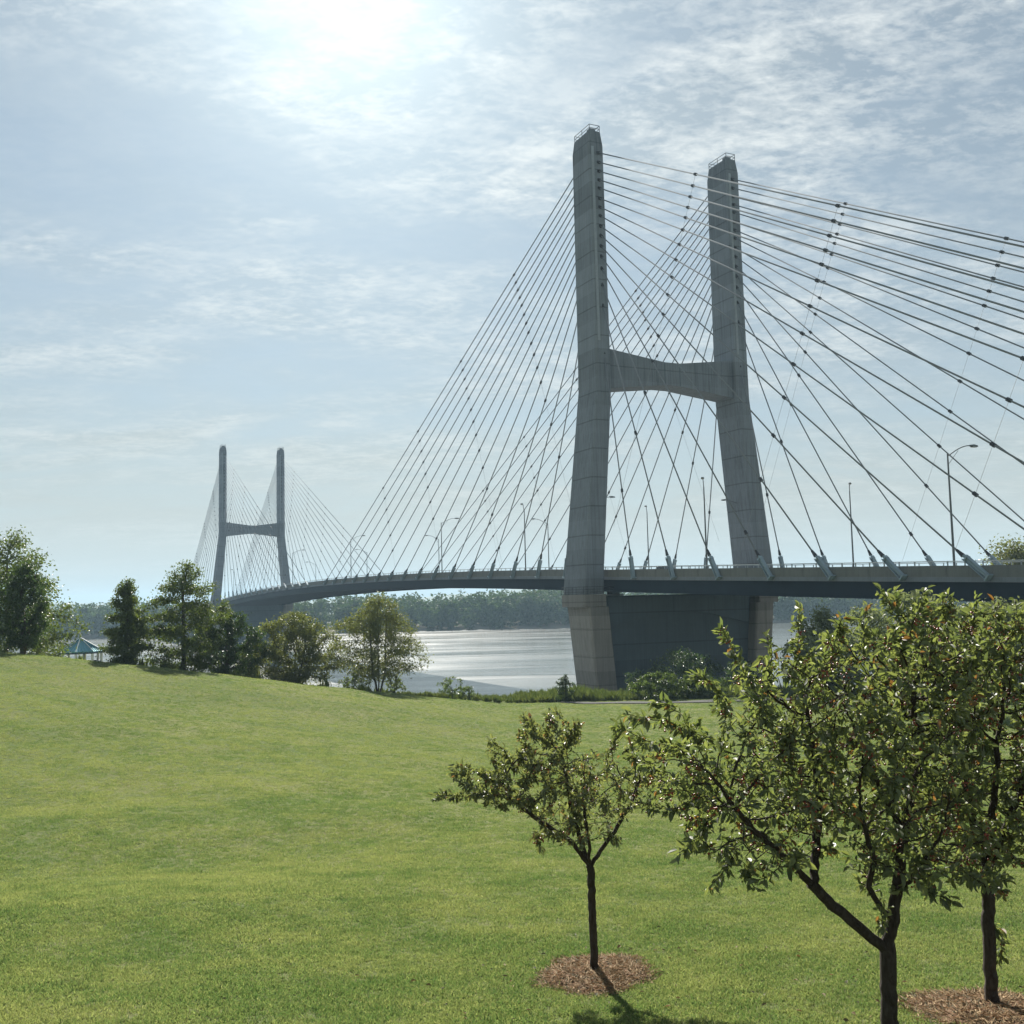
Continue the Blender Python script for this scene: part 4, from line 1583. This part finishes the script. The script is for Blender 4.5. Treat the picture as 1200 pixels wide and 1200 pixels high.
ptree('park_tree', 'dark spreading tree in front of the distant tower pier', 266, 714, 792, 74, 84, MAT['lf_dark'], 26, 'round', nleaf=15000, leaf=0.19, low=0.10, group=G1)
ptree('park_tree', 'small pale olive bush tree between two rounder trees', 292, 748, 795, 30, 92, MAT['lf_olive'], 36, 'round', nleaf=7500, leaf=0.19, low=0.0, group=G1)
ptree('park_tree', 'rounded olive tree branching from the ground beside the distant tower pier, before the water', 346, 716, 800, 86, 88, MAT['lf_olive'], 27, 'round', nleaf=22000, leaf=0.19, clump=0.85, low=0.08, trunks=3, group=G1, trunk_r=0.16)
ptree('park_tree', 'round-headed tree with several trunks standing alone before the open water', 444, 695, 813, 100, 92, MAT['lf_olive'], 28, 'egg', nleaf=22000, leaf=0.18, clump=0.8, low=0.16, trunks=3, group=G1, trunk_r=0.15)

G2 = 'shrubs at the edge of the bank'
ptree('shrub', 'larger leafy shrub spreading round the foot of the lone round-headed tree', 415, 786, 814, 40, 93, MAT['lf_mid'], 41, 'round', cat='shrub', nleaf=1500, leaf=0.18, low=0.0, group=G2, trunk_r=0.05, nattr=90)
ptree('shrub', 'smaller leafy shrub at the foot of the lone round-headed tree, towards the bridge pier', 462, 790, 816, 30, 93, MAT['lf_mid'], 42, 'round', cat='shrub', nleaf=1100, leaf=0.18, low=0.0, group=G2, trunk_r=0.05, nattr=80)
ptree('shrub', 'loose open shrub alone in front of the river', 530, 793, 819, 46, 94, MAT['lf_shrub'], 43, 'round', cat='shrub', nleaf=900, leaf=0.2, low=0.0, group=G2, trunk_r=0.05, nattr=80, clump=0.7)
ptree('shrub', 'small leafy shrub beside the loose open shrub', 550, 804, 819, 18, 94.5, MAT['lf_shrub'], 44, 'round', cat='shrub', nleaf=350, leaf=0.18, low=0.0, group=G2, trunk_r=0.04, nattr=50)
ptree('shrub', 'dark upright evergreen shrub beside the pier of the near tower', 663, 789, 822, 24, 93.5, MAT['lf_dark'], 45, 'col', cat='shrub', nleaf=3200, leaf=0.14, low=0.0, group=G2, trunk_r=0.06, nattr=140)
ptree('shrub', 'big dark bush growing against the pier wall of the near tower', 800, 760, 815, 104, 128, MAT['lf_dark'], 46, 'round', cat='shrub', nleaf=13000, leaf=0.32, clump=0.9, low=0.0, group=G2, trunk_r=0.08, nattr=200)
ptree('shrub', 'green rounded bush beside the path, below the pier wall', 772, 788, 826, 60, 94, MAT['lf_shrub'], 47, 'round', cat='shrub', nleaf=7000, leaf=0.22, clump=1.1, low=0.0, group=G2, trunk_r=0.06, nattr=160)
ptree('shrub', 'green bush beside the path, half hidden by the big crabapple', 820, 788, 828, 62, 95, MAT['lf_shrub'], 48, 'round', cat='shrub', nleaf=7000, leaf=0.22, clump=1.1, low=0.0, group=G2, trunk_r=0.06, nattr=160)
ptree('shrub', 'dark shrub at the foot of the farther pier leg', 870, 772, 815, 64, 120, MAT['lf_dark'], 49, 'round', cat='shrub', nleaf=7000, leaf=0.28, clump=0.9, low=0.0, group=G2, trunk_r=0.06, nattr=140)

MAT['lf_willow'] = mat_leaf('leaf_willow', (0.13, 0.155, 0.085), (0.21, 0.235, 0.135), None, 0, 0.34, 0.6, (1.3, 1.35, 0.75), 0.3)
G3 = 'riverside trees under the bridge'
ptree('riverside_tree', 'dull green riverside tree under the deck, nearest to the farther pier leg', 968, 714, 800, 80, 104, MAT['lf_willow'], 51, 'round', nleaf=9828, leaf=0.35, clump=0.9, low=0.02, group=G3)
ptree('riverside_tree', 'wide riverside tree under the deck behind the big crabapple', 1075, 694, 810, 165, 95, MAT['lf_willow'], 52, 'round', nleaf=17550, leaf=0.38, clump=0.9, low=0.02, group=G3)
ptree('riverside_tree', 'riverside tree under the deck behind the straight-trunked crabapple', 1172, 702, 815, 125, 84, MAT['lf_willow'], 53, 'round', nleaf=12870, leaf=0.35, clump=0.9, low=0.02, group=G3)
ptree('riverside_tree', 'round-topped tree rising above the bridge deck behind the parapet', 1196, 628, 760, 64, 145, MAT['lf_olive'], 54, 'round', nleaf=18200, leaf=0.40, clump=0.8, low=0.5, group=G3)

# ------------------------------------------------------------------ pavilion
MAT['roof_teal'] = simple('pavilion_roof_teal', (0.14, 0.32, 0.36), 0.25, 0.8, 0.05)
MAT['white'] = simple('pavilion_paint', (0.62, 0.63, 0.62), 0.6)
MAT['dark_panel'] = simple('pavilion_panel', (0.05, 0.09, 0.12), 0.5)
gy_ = 118.0
gc = at(94, 770, gy_)
gzv = gz(gc.x, gy_)
ztop = at(94, 747.5, gy_).z
zeave = at(94, 763.0, gy_).z
pav = empty('pavilion', (gc.x, gy_, gzv), R(12))
tag(pav, 'small open pavilion with pointed teal metal roof beyond the crest of the lawn', 'pavilion')
rp = 25 * gy_ / 1177.0
ze, zt = zeave - gzv, ztop - gzv
NS = 8
cs = [(rp * math.cos(2 * math.pi * i / NS), rp * math.sin(2 * math.pi * i / NS)) for i in range(NS)]
for i in range(NS):
    p, q2 = cs[i], cs[(i + 1) % NS]
    mb = MB()
    mb.rings([[(p[0], p[1], ze), (q2[0], q2[1], ze), (0, 0, zt)], [(p[0], p[1], ze - 0.07), (q2[0], q2[1], ze - 0.07), (0, 0, zt - 0.07)]])
    ro = mb.build('roof_panel', MAT['roof_teal'], pav)
    sm = MB()
    for k in range(1, 5):                       # standing seams
        t = k / 5
        e = Vector((p[0] + (q2[0] - p[0]) * t, p[1] + (q2[1] - p[1]) * t, ze + 0.03))
        mid_ = Vector(((p[0] + q2[0]) / 2, (p[1] + q2[1]) / 2, ze))
        tp = Vector((0, 0, zt)) + (e - mid_) * 0.06 + Vector((0, 0, 0.02)) + (mid_ - Vector((0, 0, zt))) * 0.05
        sm.tube([tuple(e), tuple(tp)], 0.035, 4)
    sm.build('seam', MAT['roof_teal'], ro)
    hp_ = MB()
    hp_.tube([(p[0], p[1], ze + 0.03), (0, 0, zt + 0.03)], 0.05, 5)
    hp_.build('ridge_cap', MAT['white'], pav)
    fs = MB()
    d = Vector((q2[0] - p[0], q2[1] - p[1], 0))
    fs.tube([(p[0] * .985, p[1] * .985, ze - 0.18), (q2[0] * .985, q2[1] * .985, ze - 0.18)], 0.10, 4)
    fs.build('fascia', MAT['dark_panel'], pav)
    po = MB()
    f_ = 0.93
    po.box((p[0] * f_ - 0.13, p[1] * f_ - 0.13, -0.4), (p[0] * f_ + 0.13, p[1] * f_ + 0.13, ze - 0.1))
    po.build('post', MAT['white'], pav)
    wl = MB()
    a_, b_ = Vector((p[0] * f_, p[1] * f_, 0)), Vector((q2[0] * f_, q2[1] * f_, 0))
    mtx = Matrix.Translation(a_) @ Matrix.Rotation(math.atan2(b_.y - a_.y, b_.x - a_.x), 4, 'Z')
    wl.box((0.16, -0.05, -0.3), ((b_ - a_).length - 0.16, 0.05, max(0.8, ze - 1.15)), mtx)
    wl.build('railing_panel', MAT['dark_panel'], pav)
fi = MB()
fi.tube([(0, 0, zt - 0.05), (0, 0, zt + 0.5)], [0.08, 0.03], 6)
fi.build('finial', MAT['white'], pav)

# ------------------------------------------------------------------ the far wood
MAT['lf_far'] = mat_leaf('far_wood_leaf', (0.036, 0.066, 0.024), (0.062, 0.095, 0.034), None, 0, 0.2, 0.8, (1.3, 1.4, 0.6), 0.2)


def far_wood(name, y0, y1, x0, x1, n, hmin, hmax, seed, leaf, per):
    rng = np.random.default_rng(seed)
    x = rng.uniform(x0, x1, n)
    y = y0 + (y1 - y0) * rng.random(n) ** 1.4
    H = rng.uniform(hmin, hmax, n) * (1 + 0.10 * np.sin(x * 0.011 + 1) + 0.07 * np.sin(x * 0.037))
    H *= np.interp(y, [y0, y0 + 25], [0.72, 1.0])
    rw = H * rng.uniform(0.17, 0.26, n)
    q = unit(rng.normal(size=(n, per, 3)))
    rad = rng.uniform(0.65, 1.0, (n, per, 1))
    lump = 1 + 0.22 * np.sin(q[..., :1] * 5 + rng.uniform(0, 6, (n, 1, 1))) * np.cos(q[..., 2:] * 4 + rng.uniform(0, 6, (n, 1, 1)))
    q = q * rad * lump
    P = np.stack([x, y, far_z(x, y) + H * 0.52], 1)[:, None, :] + q * np.stack([rw, rw, H * 0.5], 1)[:, None, :]
    P = P.reshape(-1, 3)
    m = len(P)
    D = unit(rng.normal(size=(m, 3)) + np.array([0, 0, -0.2]))
    Nn = unit(q.reshape(-1, 3) + rng.normal(0, 0.5, (m, 3)) + np.array([0, 0, 0.4]))
    Ln = leaf * rng.uniform(0.6, 1.3, m)
    P[:, 2] = np.maximum(P[:, 2], 0.6)
    me = leaf_mesh(name, P, D, Nn, Ln, Ln * 0.7, 0.1, 0.1, False)
    o = link(name, me, MAT['lf_far'])
    tag(o, kind='stuff')
    return o


far_wood('far_wood', 703, 800, -620, 760, 1500, 19, 25, 61, 2.5, 150)
far_wood('far_wood', 800, 1100, -800, 1000, 420, 22, 29, 62, 3.0, 90)

# ------------------------------------------------------------------ haze
mh, th_, oh = newmat('haze_air')
pv = N(th_, 'ShaderNodeVolumePrincipled', ins={'Color': (0.55, 0.80, 1.0, 1), 'Density': 0.00020, 'Anisotropy': 0.0})
th_.links.new(pv.outputs[0], oh.inputs['Volume'])
hb = MB()
hb.box((-3200, -200, -26), (3200, 6300, 112))
tag(hb.build('haze', mh), kind='stuff')
